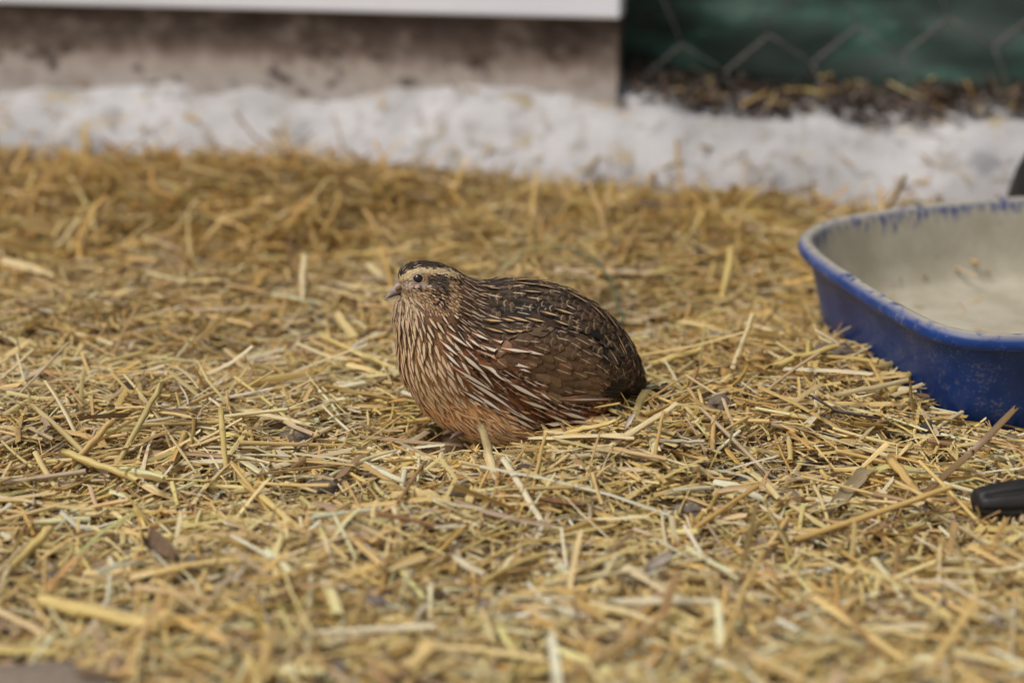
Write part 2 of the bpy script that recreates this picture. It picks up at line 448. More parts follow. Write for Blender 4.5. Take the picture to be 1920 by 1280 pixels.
# ------------------------------------------------------------------ black tub behind the pan, black tool handle
M_BLACK = simple_mat('black_rubber', (0.012, 0.011, 0.011), (0.022, 0.02, 0.019), 60, .55, .25, .0006)
c0 = np.array([.512, 1.345, 0.0])
pr = [(.0005, .060), (.020, .0595), (.034, .057), (.045, .050), (.052, .040), (.057, .026), (.060, .012), (.062, .007), (.066, .006), (.068, .003), (.068, -.004), (.060, -.004), (.056, .010), (.050, .036), (.030, .053), (.0005, .056)]
th = np.linspace(0, 2 * math.pi, 64, endpoint=False)
V = np.array([[[c0[0] + r * math.cos(a), c0[1] + .05 + r * math.sin(a), z * 1.5 + .004] for r, z in pr] for a in th])
tag(obj('rubber_bowl', mesh_np('rubber_bowl', V.reshape(-1, 3), grid_faces(64, len(pr), True)), M_BLACK), 'black rounded bowl behind the blue pan at the right edge', 'bowl')

h0, h1 = onz(1826, 942, .012), onz(2080, 918, .016)
tool = empty('hand_tool', tuple(h0)); tag(tool, 'black ribbed plastic tool handle lying on the straw at the right edge', 'tool')
ax = (h1 - h0) / np.linalg.norm(h1 - h0); sd = np.cross(ax, (0, 0, 1)); sd /= np.linalg.norm(sd); upv = np.cross(sd, ax)
prof_h = [(0, 0), (.0005, .006), (.002, .0085), (.005, .0095), (.012, .0108), (.022, .0118), (.036, .0127), (.052, .0130), (.07, .0124), (.082, .0112), (.087, .0120), (.090, .0118), (.0905, 0)]
nn = 60; V = np.zeros((nn, len(prof_h), 3))
for i in range(nn):
    a = 2 * math.pi * i / nn
    for j, (x, r) in enumerate(prof_h):
        g = 1 - (.24 if .004 < x < .08 else 0) * max(0, math.cos(a * 6 + .6)) ** 3
        V[i, j] = h0 + ax * x + (sd * math.cos(a) * 1.0 + upv * math.sin(a) * .80) * r * g * 1.06
obj('handle', mesh_np('handle', V.reshape(-1, 3), grid_faces(nn, len(prof_h), True)[:, ::-1]), M_BLACK, tool)
M_STEEL = simple_mat('worn_steel', (.30, .29, .28), (.42, .41, .40), 70, .4, .2)
V, F = tube_np(np.array([h0 + ax * .088, h0 + ax * .12, h0 + ax * .16]), np.array([.006, .0055, .005]), 12)
obj('shank', mesh_np('shank', V, F), M_STEEL, tool)
# ------------------------------------------------------------------ quail
YAW = math.radians(14)
QX = float(onz(960, 800)[0])
QO = np.array([QX - .004, QY, 0.0])
AX = np.array([math.cos(YAW), math.sin(YAW), 0]); AY = np.array([-math.sin(YAW), math.cos(YAW), 0])
def crop2px(c): return 680 + c[0] / 3.048, 440 + c[1] / 3.048
def to_crop(p):
    q = proj(p); return np.stack([(q[..., 0] - 680) * 3.048, (q[..., 1] - 440) * 3.048], -1)
def at_crop(cx, cy):                              # point of the bird's own middle plane seen at that spot
    p = onplane(*crop2px((cx, cy)), QO, AY)
    d = p - QO
    return float(d @ AX), float(p[2])
def loc2w(L): L = np.asarray(L); return QO + L[..., :1] * AX + L[..., 1:2] * AY + L[..., 2:3] * np.array([0, 0, 1])

ELL = [  # crop centre, radii mm (along, across, up), tilt deg (tail down positive), blend mm
    ((960, 690), (60, 37, 43), 14, 0),
    ((520, 700), (36, 33, 44), -12, 12),
    ((760, 930), (46, 32, 27), 5, 12),
    ((1330, 770), (34, 25, 28), 35, 12),
    ((1520, 850), (20, 14, 12), 30, 10),
    ((420, 440), (26, 21, 27), 0, 12),
    ((365, 285), (20.5, 14.0, 16.5), 12, 7),
    ((265, 310), (10, 8.5, 8.5), -8, 6),
]
WING = ((1070, 690), (46, 8.5, 27), 22)
GR = 0.0017
lo = np.array([-.115, -.055, -.012]); hi = np.array([.11, .055, .145])
gx, gy, gz = (np.arange(lo[i], hi[i], GR) for i in range(3))
GX, GY, GZ = np.meshgrid(gx, gy, gz, indexing='ij')
def ell_sdf(cc, rr, tilt, yoff=0.0):
    cx, cz = at_crop(*cc); a = math.radians(tilt); c, s = math.cos(a), math.sin(a)
    dx, dz = GX - cx, GZ - cz
    lx = (dx * c - dz * s); lz = (dx * s + dz * c)
    rr = np.array(rr) * 1e-3
    k0 = np.sqrt((lx / rr[0]) ** 2 + ((GY - yoff) / rr[1]) ** 2 + (lz / rr[2]) ** 2) + 1e-9
    k1 = np.sqrt((lx / rr[0] ** 2) ** 2 + ((GY - yoff) / rr[1] ** 2) ** 2 + (lz / rr[2] ** 2) ** 2) + 1e-9
    return k0 * (k0 - 1) / k1
def smin(a, b, k):
    if k <= 0: return np.minimum(a, b)
    h = np.clip(.5 + .5 * (b - a) / k, 0, 1)
    return b + (a - b) * h - k * h * (1 - h)
D = None
for cc, rr, tl, bl in ELL:
    e = ell_sdf(cc, rr, tl); D = e if D is None else smin(D, e, bl * 1e-3)
for sg in (-1, 1): D = smin(D, ell_sdf(WING[0], WING[1], WING[2], sg * .0352), .0025)
def surface_nets(D, lo, h):
    S = D < 0
    nx, ny, nz = D.shape
    acc = np.zeros((nx - 1, ny - 1, nz - 1, 3)); cnt = np.zeros((nx - 1, ny - 1, nz - 1))
    cr = [(0, 0, 0), (1, 0, 0), (0, 1, 0), (1, 1, 0), (0, 0, 1), (1, 0, 1), (0, 1, 1), (1, 1, 1)]
    sl = lambda o: tuple(slice(o[i], D.shape[i] - 1 + o[i]) for i in range(3))
    for i, p in enumerate(cr):
        for q in cr[i + 1:]:
            if sum(abs(a - b) for a, b in zip(p, q)) != 1: continue
            d0, d1 = D[sl(p)], D[sl(q)]
            m = (d0 < 0) != (d1 < 0)
            f = np.where(m, d0 / np.where(m, d0 - d1, 1), 0)
            for k in range(3): acc[..., k] += m * (p[k] + f * (q[k] - p[k]))
            cnt += m
    act = cnt > 0
    idx = -np.ones(act.shape, int); idx[act] = np.arange(act.sum())
    V = np.argwhere(act) + acc[act] / cnt[act][:, None]
    V = V * h + lo
    Fs = []
    for a in range(3):
        b, c = (a + 1) % 3, (a + 2) % 3
        s0 = [slice(1, -1)] * 3; s1 = [slice(1, -1)] * 3
        s0[a] = slice(0, -1); s1[a] = slice(1, None)
        A, B = S[tuple(s0)], S[tuple(s1)]
        for flip in (False, True):
            e = np.argwhere((A & ~B) if not flip else (~A & B))
            e[:, b] += 1; e[:, c] += 1
            if len(e) == 0: continue
            def cell(db, dc):
                q = e.copy(); q[:, b] -= db; q[:, c] -= dc
                return idx[q[:, 0], q[:, 1], q[:, 2]]
            qd = np.stack([cell(1, 1), cell(0, 1), cell(0, 0), cell(1, 0)], 1)
            Fs.append(qd[:, ::-1] if flip else qd)
    return V, np.concatenate(Fs)
BV, BF = surface_nets(D, lo, GR)
BW = loc2w(BV)
# fit the side outline
OUT = np.array([(222, 338), (192, 250), (216, 178), (310, 140), (400, 143), (500, 172), (560, 203), (620, 243), (700, 257), (850, 252), (960, 260), (1100, 280), (1200, 318), (1300, 370), (1400, 440),
    (1480, 520), (1550, 620), (1600, 735), (1625, 840), (1600, 920), (1450, 985), (1300, 1080), (1100, 1150), (960, 1200), (850, 1225), (740, 1220), (640, 1185), (520, 1130), (410, 1055), (340, 995), (288, 915),
    (240, 845), (207, 760), (197, 650), (192, 560), (165, 500), (172, 440), (180, 400), (186, 365)], float)
CC = np.array([820, 660.])
oa = np.arctan2(OUT[:, 1] - CC[1], OUT[:, 0] - CC[0]); orr = np.hypot(*(OUT - CC).T)
o_s = np.argsort(oa); oa, orr = oa[o_s], orr[o_s]
oa3 = np.concatenate([oa - 2 * math.pi, oa, oa + 2 * math.pi]); or3 = np.tile(orr, 3)
NB = 180; bins = np.linspace(-math.pi, math.pi, NB, endpoint=False) + math.pi / NB
VUP = np.array([0, SP, CP])
for it in range(4):
    C = to_crop(BW); d = C - CC; th = np.arctan2(d[:, 1], d[:, 0]); r = np.hypot(d[:, 0], d[:, 1])
    bi = ((th + math.pi) / (2 * math.pi) * NB).astype(int) % NB
    rm = np.zeros(NB); np.maximum.at(rm, bi, r)
    ratio = np.interp(bins, oa3, or3) / rm
    ker = np.exp(-np.linspace(-2, 2, 7) ** 2); ker /= ker.sum()
    ratio = np.convolve(np.concatenate([ratio[-3:], ratio, ratio[:3]]), ker, 'valid')
    g = np.interp(th, np.concatenate([bins - 2 * math.pi, bins, bins + 2 * math.pi]), np.tile(ratio, 3))
    rmv = np.interp(th, np.concatenate([bins - 2 * math.pi, bins, bins + 2 * math.pi]), np.tile(rm, 3))
    k = 1 + (g - 1) * np.clip(r / rmv, 0, 1) ** 1.5
    dd = d * (k - 1)[:, None] / 3.048
    dep = (BW[:, 1] * CP - (BW[:, 2] - CAM_H) * SP) / FPX
    BW = BW + dd[:, :1] * dep[:, None] * np.array([1, 0, 0]) - dd[:, 1:] * dep[:, None] * VUP
# relax
ed = np.concatenate([BF[:, [0, 1]], BF[:, [1, 2]], BF[:, [2, 3]], BF[:, [3, 0]]])
for it in range(4):
    s_ = np.zeros_like(BW); n_ = np.zeros(len(BW))
    np.add.at(s_, ed[:, 0], BW[ed[:, 1]]); np.add.at(n_, ed[:, 0], 1)
    np.add.at(s_, ed[:, 1], BW[ed[:, 0]]); np.add.at(n_, ed[:, 1], 1)
    BW = BW * .45 + .55 * s_ / n_[:, None]
bvh = BVHTree.FromPolygons([Vector(p) for p in BW], [tuple(int(i) for i in f) for f in BF])
def near(p):
    q, n, i, d = bvh.find_nearest(Vector(p)); return np.array(q), np.array(n)
def hit_crop(cx, cy):                              # where that side-view spot lies on the body
    o = Vector((0, 0, CAM_H)); q, n, i, d = bvh.ray_cast(o, Vector(ray(*crop2px((cx, cy)))).normalized())
    return (np.array(q), np.array(n)) if q is not None else (None, None)

# --- plumage regions, read in side view
def poly(*p): return np.array(p, float)
Z_CAP = poly((150, 260), (180, 200), (215, 150), (310, 110), (400, 110), (520, 150), (600, 205), (570, 226), (500, 190), (420, 186), (330, 188), (262, 205), (222, 232), (190, 265))
Z_BROW = poly((186, 268), (222, 232), (262, 205), (330, 186), (420, 182), (500, 184), (560, 212), (530, 236), (460, 226), (390, 220), (345, 214), (292, 226), (268, 252), (225, 272))
Z_THROAT = poly((150, 345), (240, 335), (300, 345), (330, 400), (350, 470), (250, 490), (120, 480), (150, 420))
Z_WING = poly((648, 500), (690, 455), (760, 405), (880, 372), (1010, 375), (1130, 392), (1260, 425), (1350, 480), (1440, 580), (1510, 690), (1545, 790), (1520, 855), (1420, 860), (1395, 905), (1290, 918), (1120, 915), (1010, 905), (930, 810), (850, 740), (740, 690), (660, 640), (630, 580))
Z_TAIL = poly((1400, 880), (1430, 855), (1530, 855), (1560, 760), (1600, 700), (1760, 900), (1700, 1000), (1450, 1010), (1380, 940))
Z_FLANK = poly((560, 590), (640, 600), (740, 690), (850, 745), (930, 815), (1010, 905), (1120, 915), (1440, 930), (1440, 990), (1300, 1110), (1100, 1180), (960, 1180), (880, 1060), (760, 930), (640, 800), (540, 690))
FLOW = [(200, 210, .6, -.8), (310, 140, 1, -.05), (500, 180, .9, .4), (240, 262, 1, -.35), (300, 215, .95, -.3), (330, 330, .85, .5), (420, 260, 1, .2), (220, 400, .12, 1), (330, 430, .35, .95), (450, 400, .6, .8), (540, 300, .85, .5), (620, 270, .95, .25), (640, 330, 1, .22), (600, 420, .85, .45),
    (160, 560, .0, 1), (250, 560, .1, 1), (350, 600, .28, .97), (500, 600, .55, .83), (620, 620, .85, .5), (230, 800, .12, 1), (450, 800, .5, .87), (650, 800, .72, .69), (350, 1000, .35, .94), (600, 1000, .7, .75), (850, 1000, .8, .6), (1000, 900, .82, .57), (1200, 1050, .87, .5), (800, 1200, .9, .3),
    (800, 260, 1, .05), (1000, 270, 1, .13), (1150, 310, .95, .3), (1300, 380, .85, .5), (1500, 560, .52, .85), (1600, 760, .38, .92), (800, 480, 1, .14), (1000, 500, 1, .16), (1200, 480, .96, .28), (1400, 600, .72, .68), (1000, 700, .96, .28), (1200, 750, .92, .4), (1400, 800, .72, .68), (1200, 905, 1, .06), (1450, 930, .95, .2), (750, 650, .93, .36)]
FA = np.array(FLOW)
def flow(c):
    w_ = 1 / ((FA[:, 0] - c[0]) ** 2 + (FA[:, 1] - c[1]) ** 2 + 400) ** 1.6
    f = (FA[:, 2:] * w_[:, None]).sum(0); return f / np.linalg.norm(f)
def mirror(p):                                    # far side -> near side of the middle plane
    y = (p - QO) @ AY
    return p - AY * (2 * y) if y > 0 else p
_mx, _my = np.meshgrid(np.arange(0, 1900, 3), np.arange(0, 1400, 3), indexing='ij')
_mask = {id(P): inside_poly(P, _mx, _my) for P in (Z_CAP, Z_BROW, Z_THROAT, Z_WING, Z_TAIL, Z_FLANK)}
def inp(P, c):
    return bool(_mask[id(P)][min(633, max(0, int(c[0] / 3 + .5))), min(466, max(0, int(c[1] / 3 + .5)))])
def blob(c, x, y, rx, ry, a=0.0):
    dx, dy = c[0] - x, c[1] - y; ca, sa = math.cos(a), math.sin(a)
    return ((dx * ca + dy * sa) / rx) ** 2 + ((-dx * sa + dy * ca) / ry) ** 2 < 1
def zone(c):
    x, y = c
    if inp(Z_CAP, c): return 'cap'
    if inp(Z_BROW, c): return 'brow'
    if inp(Z_THROAT, c): return 'throat'
    if x < 545 and y < 440 + (x - 300) * .02: return 'face'
    if inp(Z_TAIL, c): return 'tail'
    if inp(Z_FLANK, c): return 'flank'
    if inp(Z_WING, c): return 'wing'
    if x > 640 and y < 450 + max(0, (x - 1200)) * 1.3 or x > 1300: return 'mantle'
    if x > 520 and y < 590 - (620 - x) * .2: return 'nape'
    if y > 925 - (x - 300) * .12 + max(0, x - 560) * .55: return 'belly'
    return 'breast'
def vary(c, s=.12):
    k = 1 + random.gauss(0, s); return np.array([max(.003, v * k * (1 + random.gauss(0, .04))) for v in c])
SPEC = {  # spacing mm, length, width, lift
    'cap': (1.9, 5.0, 1.9, .5), 'brow': (1.5, 4.2, 1.5, .4), 'throat': (1.9, 9.5, 1.7, 1.3), 'face': (1.5, 4.6, 1.6, .5), 'nape': (2.8, 10, 3.4, .8), 'breast': (3.9, 13.5, 6.2, 1.4),
    'belly': (2.7, 14, 4.4, 1.6), 'flank': (4.6, 16, 6.0, 1.2), 'wing': (4.7, 13, 8.2, .8), 'mantle': (4.3, 13, 7.2, .8), 'tail': (4.0, 17, 5.5, .6)}
def look(z, c):
    """base colour, streak colour, (streak width, dark side marks, pale cross bars)"""
    x, y = c
    if z == 'cap':
        e = random.random() < .26
        return vary(random.choice(((.035, .020, .013), (.07, .042, .027), (.022, .013, .009))), .3), np.array((.40, .28, .16)), (.35 if e else .0, .5, .35)
    if z == 'brow': return vary((.62, .46, .26), .1), np.array((.70, .56, .36)), (.2, 0, 0)
    if z == 'throat':
        if random.random() < .24 and x > 190: return vary((.085, .050, .038), .2), np.array((.4, .28, .2)), (.1, 0, 0)
        return vary((.52, .36, .22), .12), np.array((.60, .46, .32)), (.2, 0, 0)
    if z == 'face':
        if blob(c, 425, 265, 56, 46): return vary((.060, .040, .029) if not blob(c, 408, 288, 18, 24) else (.17, .115, .08), .2), np.array((.2, .15, .12)), (.1, 0, 0)
        for b in ((402, 350, 22, 42, .3), (462, 345, 24, 52, .2), (440, 395, 30, 14, 0), (500, 232, 42, 15, .35), (545, 250, 20, 14, .4), (318, 303, 30, 9, .1), (480, 315, 20, 12, 0)):
            if blob(c, *b) and random.random() < .85: return vary((.022, .013, .010), .3), np.array((.3, .2, .12)), (0, 0, 0)
        if blob(c, 290, 292, 95, 17, -.05): return vary((.55, .42, .34), .1), np.array((.6, .5, .42)), (.2, 0, 0)
        if blob(c, 250, 275, 30, 18, 0): return vary((.26, .15, .085), .1), np.array((.4, .3, .2)), (.1, 0, 0)
        if random.random() < .13: return vary((.13, .075, .045), .2), np.array((.4, .3, .2)), (.1, 0, 0)
        return vary((.37, .22, .11), .16), np.array((.58, .43, .28)), (.25, 0, 0)
    if z == 'nape':
        return vary((.145, .078, .042), .25), np.array((.62, .50, .38)), (random.choice((.12, .16, .2)), random.choice((.2, .6, 1.0)), 0)
    if z == 'breast':
        k = min(1, max(0, (y - 480) / 420)); k2 = min(1, max(0, (x - 430) / 200))
        base = np.array((.25, .138, .068)) * (1 - k) + np.array((.56, .29, .115)) * k
        base = base * (1 - .55 * k2) + np.array((.12, .055, .03)) * .55 * k2
        st = np.array((.58, .42, .25)) * (1 - k2) + np.array((.74, .66, .56)) * k2
        return vary(base, .12), st, (.42 - .08 * k2, max(0, 1.0 - .72 * k) * random.choice((.7, 1, 1)), 0)
    if z == 'belly':
        lowb = min(1, max(0, (y - 1000) / 180))
        b = np.array((.72, .375, .145)) * (1 - .6 * lowb) + np.array((.76, .60, .44)) * .6 * lowb
        return vary(b, .12), np.array((.80, .56, .36)), (random.choice((.1, .22, .3)), random.choice((0, 0, .3, .5)), 0)
    if z == 'flank':
        return vary((.23, .095, .040), .25), np.array((.56, .44, .34)), (random.choice((.0, .1, .2)), random.choice((.5, 1.0)), random.choice((0, .5, .9)))
    if z == 'wing':
        k = min(1, max(0, (y - 480 - max(0, x - 900) * .3) / 170)) * min(1, max(0, (1450 - x) / 150))
        b = np.array((.082, .050, .029)) * (1 - k) + np.array((.165, .092, .048)) * k
        if blob(c, 870, 412, 150, 38, -.05) or blob(c, 1225, 545, 40, 22) or blob(c, 1340, 640, 40, 26) or blob(c, 1150, 385, 60, 26): b = np.array((.020, .016, .014))
        return vary(b, .16), np.array((.44, .30, .16)), (random.choice((0, 0, .06, .08)), random.choice((.3, .9, 1.0)) * (1 - .8 * k), random.choice((0, .35, .8)) * (1 - .85 * k))
    if z == 'mantle':
        return vary((.075, .046, .028), .3), np.array((.46, .31, .16)), (random.choice((0, 0, 0, .13)), 1.0, random.choice((0, .3, .7)))
    return vary((.030, .021, .016), .25), np.array((.2, .14, .09)), (0, .4, .35)

class Feathers:
    def __init__(s): s.V, s.F, s.uv, s.a, s.b, s.c, s.n = [], [], [], [], [], [], 0
    def add(s, root, d, L, W, lift, base, mark, par, nl=6, nw=4, camber=.22, lift0=-.0004, shape='round', hug=1.0):
        p, n = near(root); d = d - n * (d @ n); d /= np.linalg.norm(d) + 1e-9
        rows = []
        for i in range(nl + 1):
            vv = i / nl
            q, n2 = near(p) if hug > 0 else (p, n)
            n = n * (1 - hug) + n2 * hug; n /= np.linalg.norm(n)
            d = d - n * (d @ n); d /= np.linalg.norm(d) + 1e-9
            side = np.cross(n, d)
            base_p = p * (1 - hug) + q * hug
            ctr = base_p + n * (lift0 + (lift - lift0) * vv ** .8)
            if shape == 'round': wd = (min(1, .35 + 1.6 * vv)) * math.sqrt(max(0, 1 - max(0, (vv - .45) / .555) ** 2.2))
            elif shape == 'point': wd = (min(1, .4 + 1.7 * vv)) * max(0.03, 1 - max(0, (vv - .3) / .7) ** 1.5)
            else: wd = min(1, .3 + 1.2 * vv) * math.sqrt(max(.0, 1 - max(0, (vv - .75) / .252) ** 2))
            for j in range(nw + 1):
                uu = -1 + 2 * j / nw
                rows.append(ctr + side * (uu * wd * W / 2) - n * (camber * W / 2 * uu * uu * wd))
                s.uv.append((uu, vv))
            p = base_p + d * (L / nl)
        s.V += rows
        for i in range(nl):
            for j in range(nw):
                a = s.n + i * (nw + 1) + j
                s.F.append((a, a + 1, a + nw + 2, a + nw + 1))
        k = (nl + 1) * (nw + 1); s.n += k
        s.a += [base] * k; s.b += [mark] * k; s.c += [par] * k
    def build(s, name, parent, mat, stuff=True):
        o = obj(name, mesh_np(name, np.array(s.V), np.array(s.F), True, np.array(s.uv), {'Col': np.array(s.a), 'Mark': np.array(s.b), 'Par': np.array(s.c)}), mat, parent)
        if stuff: o['kind'] = 'stuff'
        return o

t = NT('feather')
uvn = t.n('ShaderNodeUVMap', uv_map='UVMap').outputs[0]; u, v, _ = t.sep(uvn)
base, mark, par = t.attr('Col'), t.attr('Mark'), t.attr('Par'); sw, dk, br = t.sep(par)
geo = t.n('ShaderNodeNewGeometry'); co = t.coord()
au = t.math('ABSOLUTE', u)
wob = t.math('MULTIPLY', t.math('SUBTRACT', t.noise(260, 3, co), .5), .35)
barb = t.noise(1, 3, t.comb(t.math('MULTIPLY', u, 3.0), t.math('MULTIPLY', t.math('SUBTRACT', v, t.math('MULTIPLY', au, .22)), 34.0), geo.outputs['Random Per Island']), .6)
c = t.mix(t.step(barb, .3, .7, 0, .42), base, t.mix(1.0, base, (.45, .42, .40), 'MULTIPLY'))
# dark blotches either side of the shaft
dm = t.math('MULTIPLY', t.math('MULTIPLY', t.step(t.math('ADD', au, wob), .22, .42), t.step(t.math('ADD', v, wob), .22, .38)), t.step(t.math('ADD', v, wob), .86, .68))
c = t.mix(t.math('MULTIPLY', t.math('MULTIPLY', dm, dk), .92, clamp=True), c, (.014, .009, .007))
# thin pale bars
vb = t.math('ADD', v, t.math('MULTIPLY', t.math('MULTIPLY', au, au), -.14)); vb = t.math('ADD', vb, t.math('MULTIPLY', wob, .25))
bar1 = t.math('MULTIPLY', t.step(vb, .70, .735), t.step(vb, .80, .765)); bar2 = t.math('MULTIPLY', t.step(vb, .42, .45), t.step(vb, .50, .47))
bars = t.math('MULTIPLY', t.math('MAXIMUM', bar1, t.math('MULTIPLY', bar2, .5)), t.step(t.math('ADD', au, wob), .95, .7))
c = t.mix(t.math('MULTIPLY', bars, t.math('MULTIPLY', br, .72)), c, mark)
# shaft streak, widening then closing at the tip
lens = t.math('MULTIPLY', t.step(v, .05, .55, .25, 1.0), t.step(v, 1.03, .80, .15, 1.0))
sh = t.step(au, t.math('MULTIPLY', t.math('MULTIPLY', sw, lens), 1.15), t.math('MULTIPLY', t.math('MULTIPLY', sw, lens), .55))
sh = t.math('MULTIPLY', sh, t.step(sw, .01, .05))
c = t.mix(sh, c, t.mix(t.step(v, .55, .95), mark, t.mix(.45, mark, (.72, .66, .60))))
t.bump(barb, .35, .0004)
t.done(c, .62, .25)
# frayed edge
fr = t.step(t.math('ADD', au, t.math('MULTIPLY', t.math('SUBTRACT', barb, .5), 1.1)), .98, 1.08)
trn = t.n('ShaderNodeBsdfTransparent'); mx = t.n('ShaderNodeMixShader'); t.put(mx.inputs[0], fr)
t.t.links.new(t.b.outputs[0], mx.inputs[1]); t.t.links.new(trn.outputs[0], mx.inputs[2]); t.t.links.new(mx.outputs[0], t.out.inputs[0])
M_FEATHER = t.m

quail = empty('quail', tuple(QO))
tag(quail, 'brown streaked quail crouching in the straw and facing left', 'quail')
# skin / underlying down, coloured by region
bcol = np.zeros((len(BW), 3))
for i, p in enumerate(BW):
    b, m_, pr_ = look(zone(to_crop(mirror(p))), to_crop(mirror(p))); bcol[i] = b * .75
t = NT('down'); cc_ = t.attr('Col'); n1 = t.noise(900, 3, t.coord()); t.bump(n1, .5, .0006)
M_DOWN = t.done(t.mix(t.step(n1, .35, .7, 0, .6), cc_, t.mix(1.0, cc_, (.5, .5, .5), 'MULTIPLY')), .8, .2)
body = obj('body', mesh_np('body', BW, BF, True, None, {'Col': bcol}), M_DOWN, quail)

# Poisson scatter of feather roots
tri = np.concatenate([BF[:, [0, 1, 2]], BF[:, [0, 2, 3]]])
A3 = BW[tri]; ar = np.linalg.norm(np.cross(A3[:, 1] - A3[:, 0], A3[:, 2] - A3[:, 0]), axis=1)
N = 60000
ti = rng.choice(len(tri), N, p=ar / ar.sum()); r1 = np.sqrt(rng.random(N)); r2 = rng.random(N)
PT = A3[ti, 0] * (1 - r1)[:, None] + A3[ti, 1] * (r1 * (1 - r2))[:, None] + A3[ti, 2] * (r1 * r2)[:, None]
cell = {}
CS = .0025
def far_enough(p, r):
    k = int(math.ceil(r / CS)); b = tuple((p // CS).astype(int))
    for i in range(-k, k + 1):
        for j in range(-k, k + 1):
            for l in range(-k, k + 1):
                for q, rq in cell.get((b[0] + i, b[1] + j, b[2] + l), ()):
                    if (q - p) @ (q - p) < min(r, rq) ** 2: return False
    cell.setdefault(b, []).append((p, r)); return True
eye_p, eye_n = hit_crop(318, 251)
sets = {k: Feathers() for k in SPEC}
BEAKP = np.array(hit_crop(212, 300)[0])
cnt = {}
for p in PT:
    pm = mirror(p); c = to_crop(pm); z = zone(c)
    if p[2] < .002: continue
    sp, L, W, lf = SPEC[z]
    if not far_enough(p, sp * 1e-3): continue
    if np.linalg.norm(pm - eye_p) < .0042: continue
    if c[0] < 208 and 258 < c[1] < 342: continue
    f2 = flow(c)
    d = np.array([1.0, 0, 0]) * f2[0] - VUP * f2[1]
    if z in ('throat', 'breast', 'belly') and True:
        pass
    d = d + rng.normal(0, .24 if z == 'belly' else .10, 3)
    if (p - QO) @ AY > 0: d = d - AY * 2 * (d @ AY)
    if abs((p - QO) @ AY) < .004: d = d - AY * (d @ AY) * .8
    base, mark, par = look(z, c)
    s_ = random.uniform(.85, 1.18)
    if z == 'breast':
        s_ *= .72 + .38 * min(1, max(0, (c[1] - 460) / 300))
    big = z in ('wing', 'mantle', 'flank', 'belly', 'breast', 'tail')
    sets[z].add(p, d, L * s_ * 1e-3, W * s_ * 1e-3, lf * 1e-3 * random.uniform(.7, 1.4), base, mark, par, 6 if big else 4, 4 if big else 2,
                .22 if z != 'throat' else .35, shape='round' if z in ('wing', 'mantle', 'tail') else 'point')
    cnt[z] = cnt.get(z, 0) + 1
print('FEATHERS', cnt)
names = {'cap': 'crown_plumage', 'brow': 'eyebrow_stripe', 'throat': 'throat_plumage', 'face': 'cheek_plumage', 'nape': 'nape_plumage', 'breast': 'breast_plumage', 'belly': 'belly_plumage',
         'flank': 'flank_plumage', 'wing': 'wing_coverts', 'mantle': 'back_plumage', 'tail': 'rump_plumage'}
for z, f in sets.items():
    if f.n: f.build(names[z], quail, M_FEATHER)

# long single feathers: white-shafted flank feathers, buff-shafted scapulars, flight feathers
def both_sides(name, cx, cy, fx, fy, L, W, lift, base, mark, par, shape='point', lift0=.0006, camber=.25, hug=1.0):
    q, n = hit_crop(cx, cy)
    if q is None: return
    fl = math.hypot(fx, fy); d = np.array([1.0, 0, 0]) * fx / fl - VUP * fy / fl
    for side in (0, 1):
        p, dd = q, d
        if side: p = q - AY * 2 * ((q - QO) @ AY); dd = d - AY * 2 * (d @ AY)
        F = Feathers(); F.add(p, dd, L, W, lift, base, mark, par, 8, 4, camber, lift0, shape, hug)
        F.build(name, quail, M_FEATHER, False)
MM = 1.112e-4                                      # metres per crop pixel at the bird
for (x0, y0, x1, y1, w_) in [(545, 665, 705, 795, 40), (600, 690, 760, 870, 34), (505, 745, 750, 915, 36), (560, 800, 860, 1030, 38), (655, 735, 860, 815, 44), (735, 765, 870, 830, 36), (800, 815, 1030, 955, 46), (640, 850, 900, 1060, 36),
        (900, 930, 1060, 1015, 44), (770, 960, 1010, 1105, 40), (960, 1000, 1110, 1095, 40), (1040, 1010, 1185, 1110, 44), (1120, 1000, 1285, 1090, 42), (860, 1040, 990, 1130, 36), (600, 590, 670, 640, 26), (670, 630, 810, 680, 32), (745, 600, 860, 640, 26), (800, 650, 960, 690, 32), (900, 655, 1030, 685, 30),
        (620, 560, 720, 600, 26), (440, 600, 545, 690, 30), (460, 660, 560, 760, 30), (480, 555, 600, 640, 28), (640, 905, 800, 1030, 34), (560, 880, 700, 990, 30)]:
    both_sides('flank_feather', x0, y0, x1 - x0, y1 - y0, math.hypot(x1 - x0, y1 - y0) * MM, w_ * MM * 1.35, .0024, vary((.24, .095, .038), .15), np.array((.76, .65, .52)), (.50, .75, 0), 'point', .0012)
both_sides('flank_feather', 1120, 935, 320, 40, 330 * MM, 50 * MM, .003, vary((.24, .12, .06), .1), np.array((.60, .52, .43)), (.30, .5, 0), 'point', .0015)
for (x0, y0, x1, y1, w_) in [(680, 485, 800, 492, 34), (790, 480, 870, 498, 30), (830, 470, 950, 500, 34), (930, 478, 1040, 497, 32), (690, 530, 810, 556, 28), (790, 540, 880, 562, 28), (850, 545, 960, 570, 30), (985, 520, 1070, 550, 28), (1010, 440, 1120, 460, 32), (1090, 425, 1215, 443, 32), (1090, 492, 1180, 512, 28),
        (860, 280, 1010, 286, 22), (900, 325, 1025, 328, 22), (960, 288, 1110, 300, 22), (1160, 330, 1300, 390, 26), (1290, 400, 1400, 470, 26), (1360, 430, 1480, 540, 26), (1440, 560, 1530, 690, 26), (640, 335, 720, 350, 18), (700, 300, 790, 318, 18), (620, 380, 695, 402, 18), (560, 440, 630, 465, 18), (540, 480, 600, 520, 16)]:
    both_sides('shoulder_feather', x0, y0, x1 - x0, y1 - y0, math.hypot(x1 - x0, y1 - y0) * MM, w_ * MM * 1.2, .0018, vary((.05, .032, .02), .2), np.array((.52, .32, .14)), (.42, .6, 0), 'point', .0012)
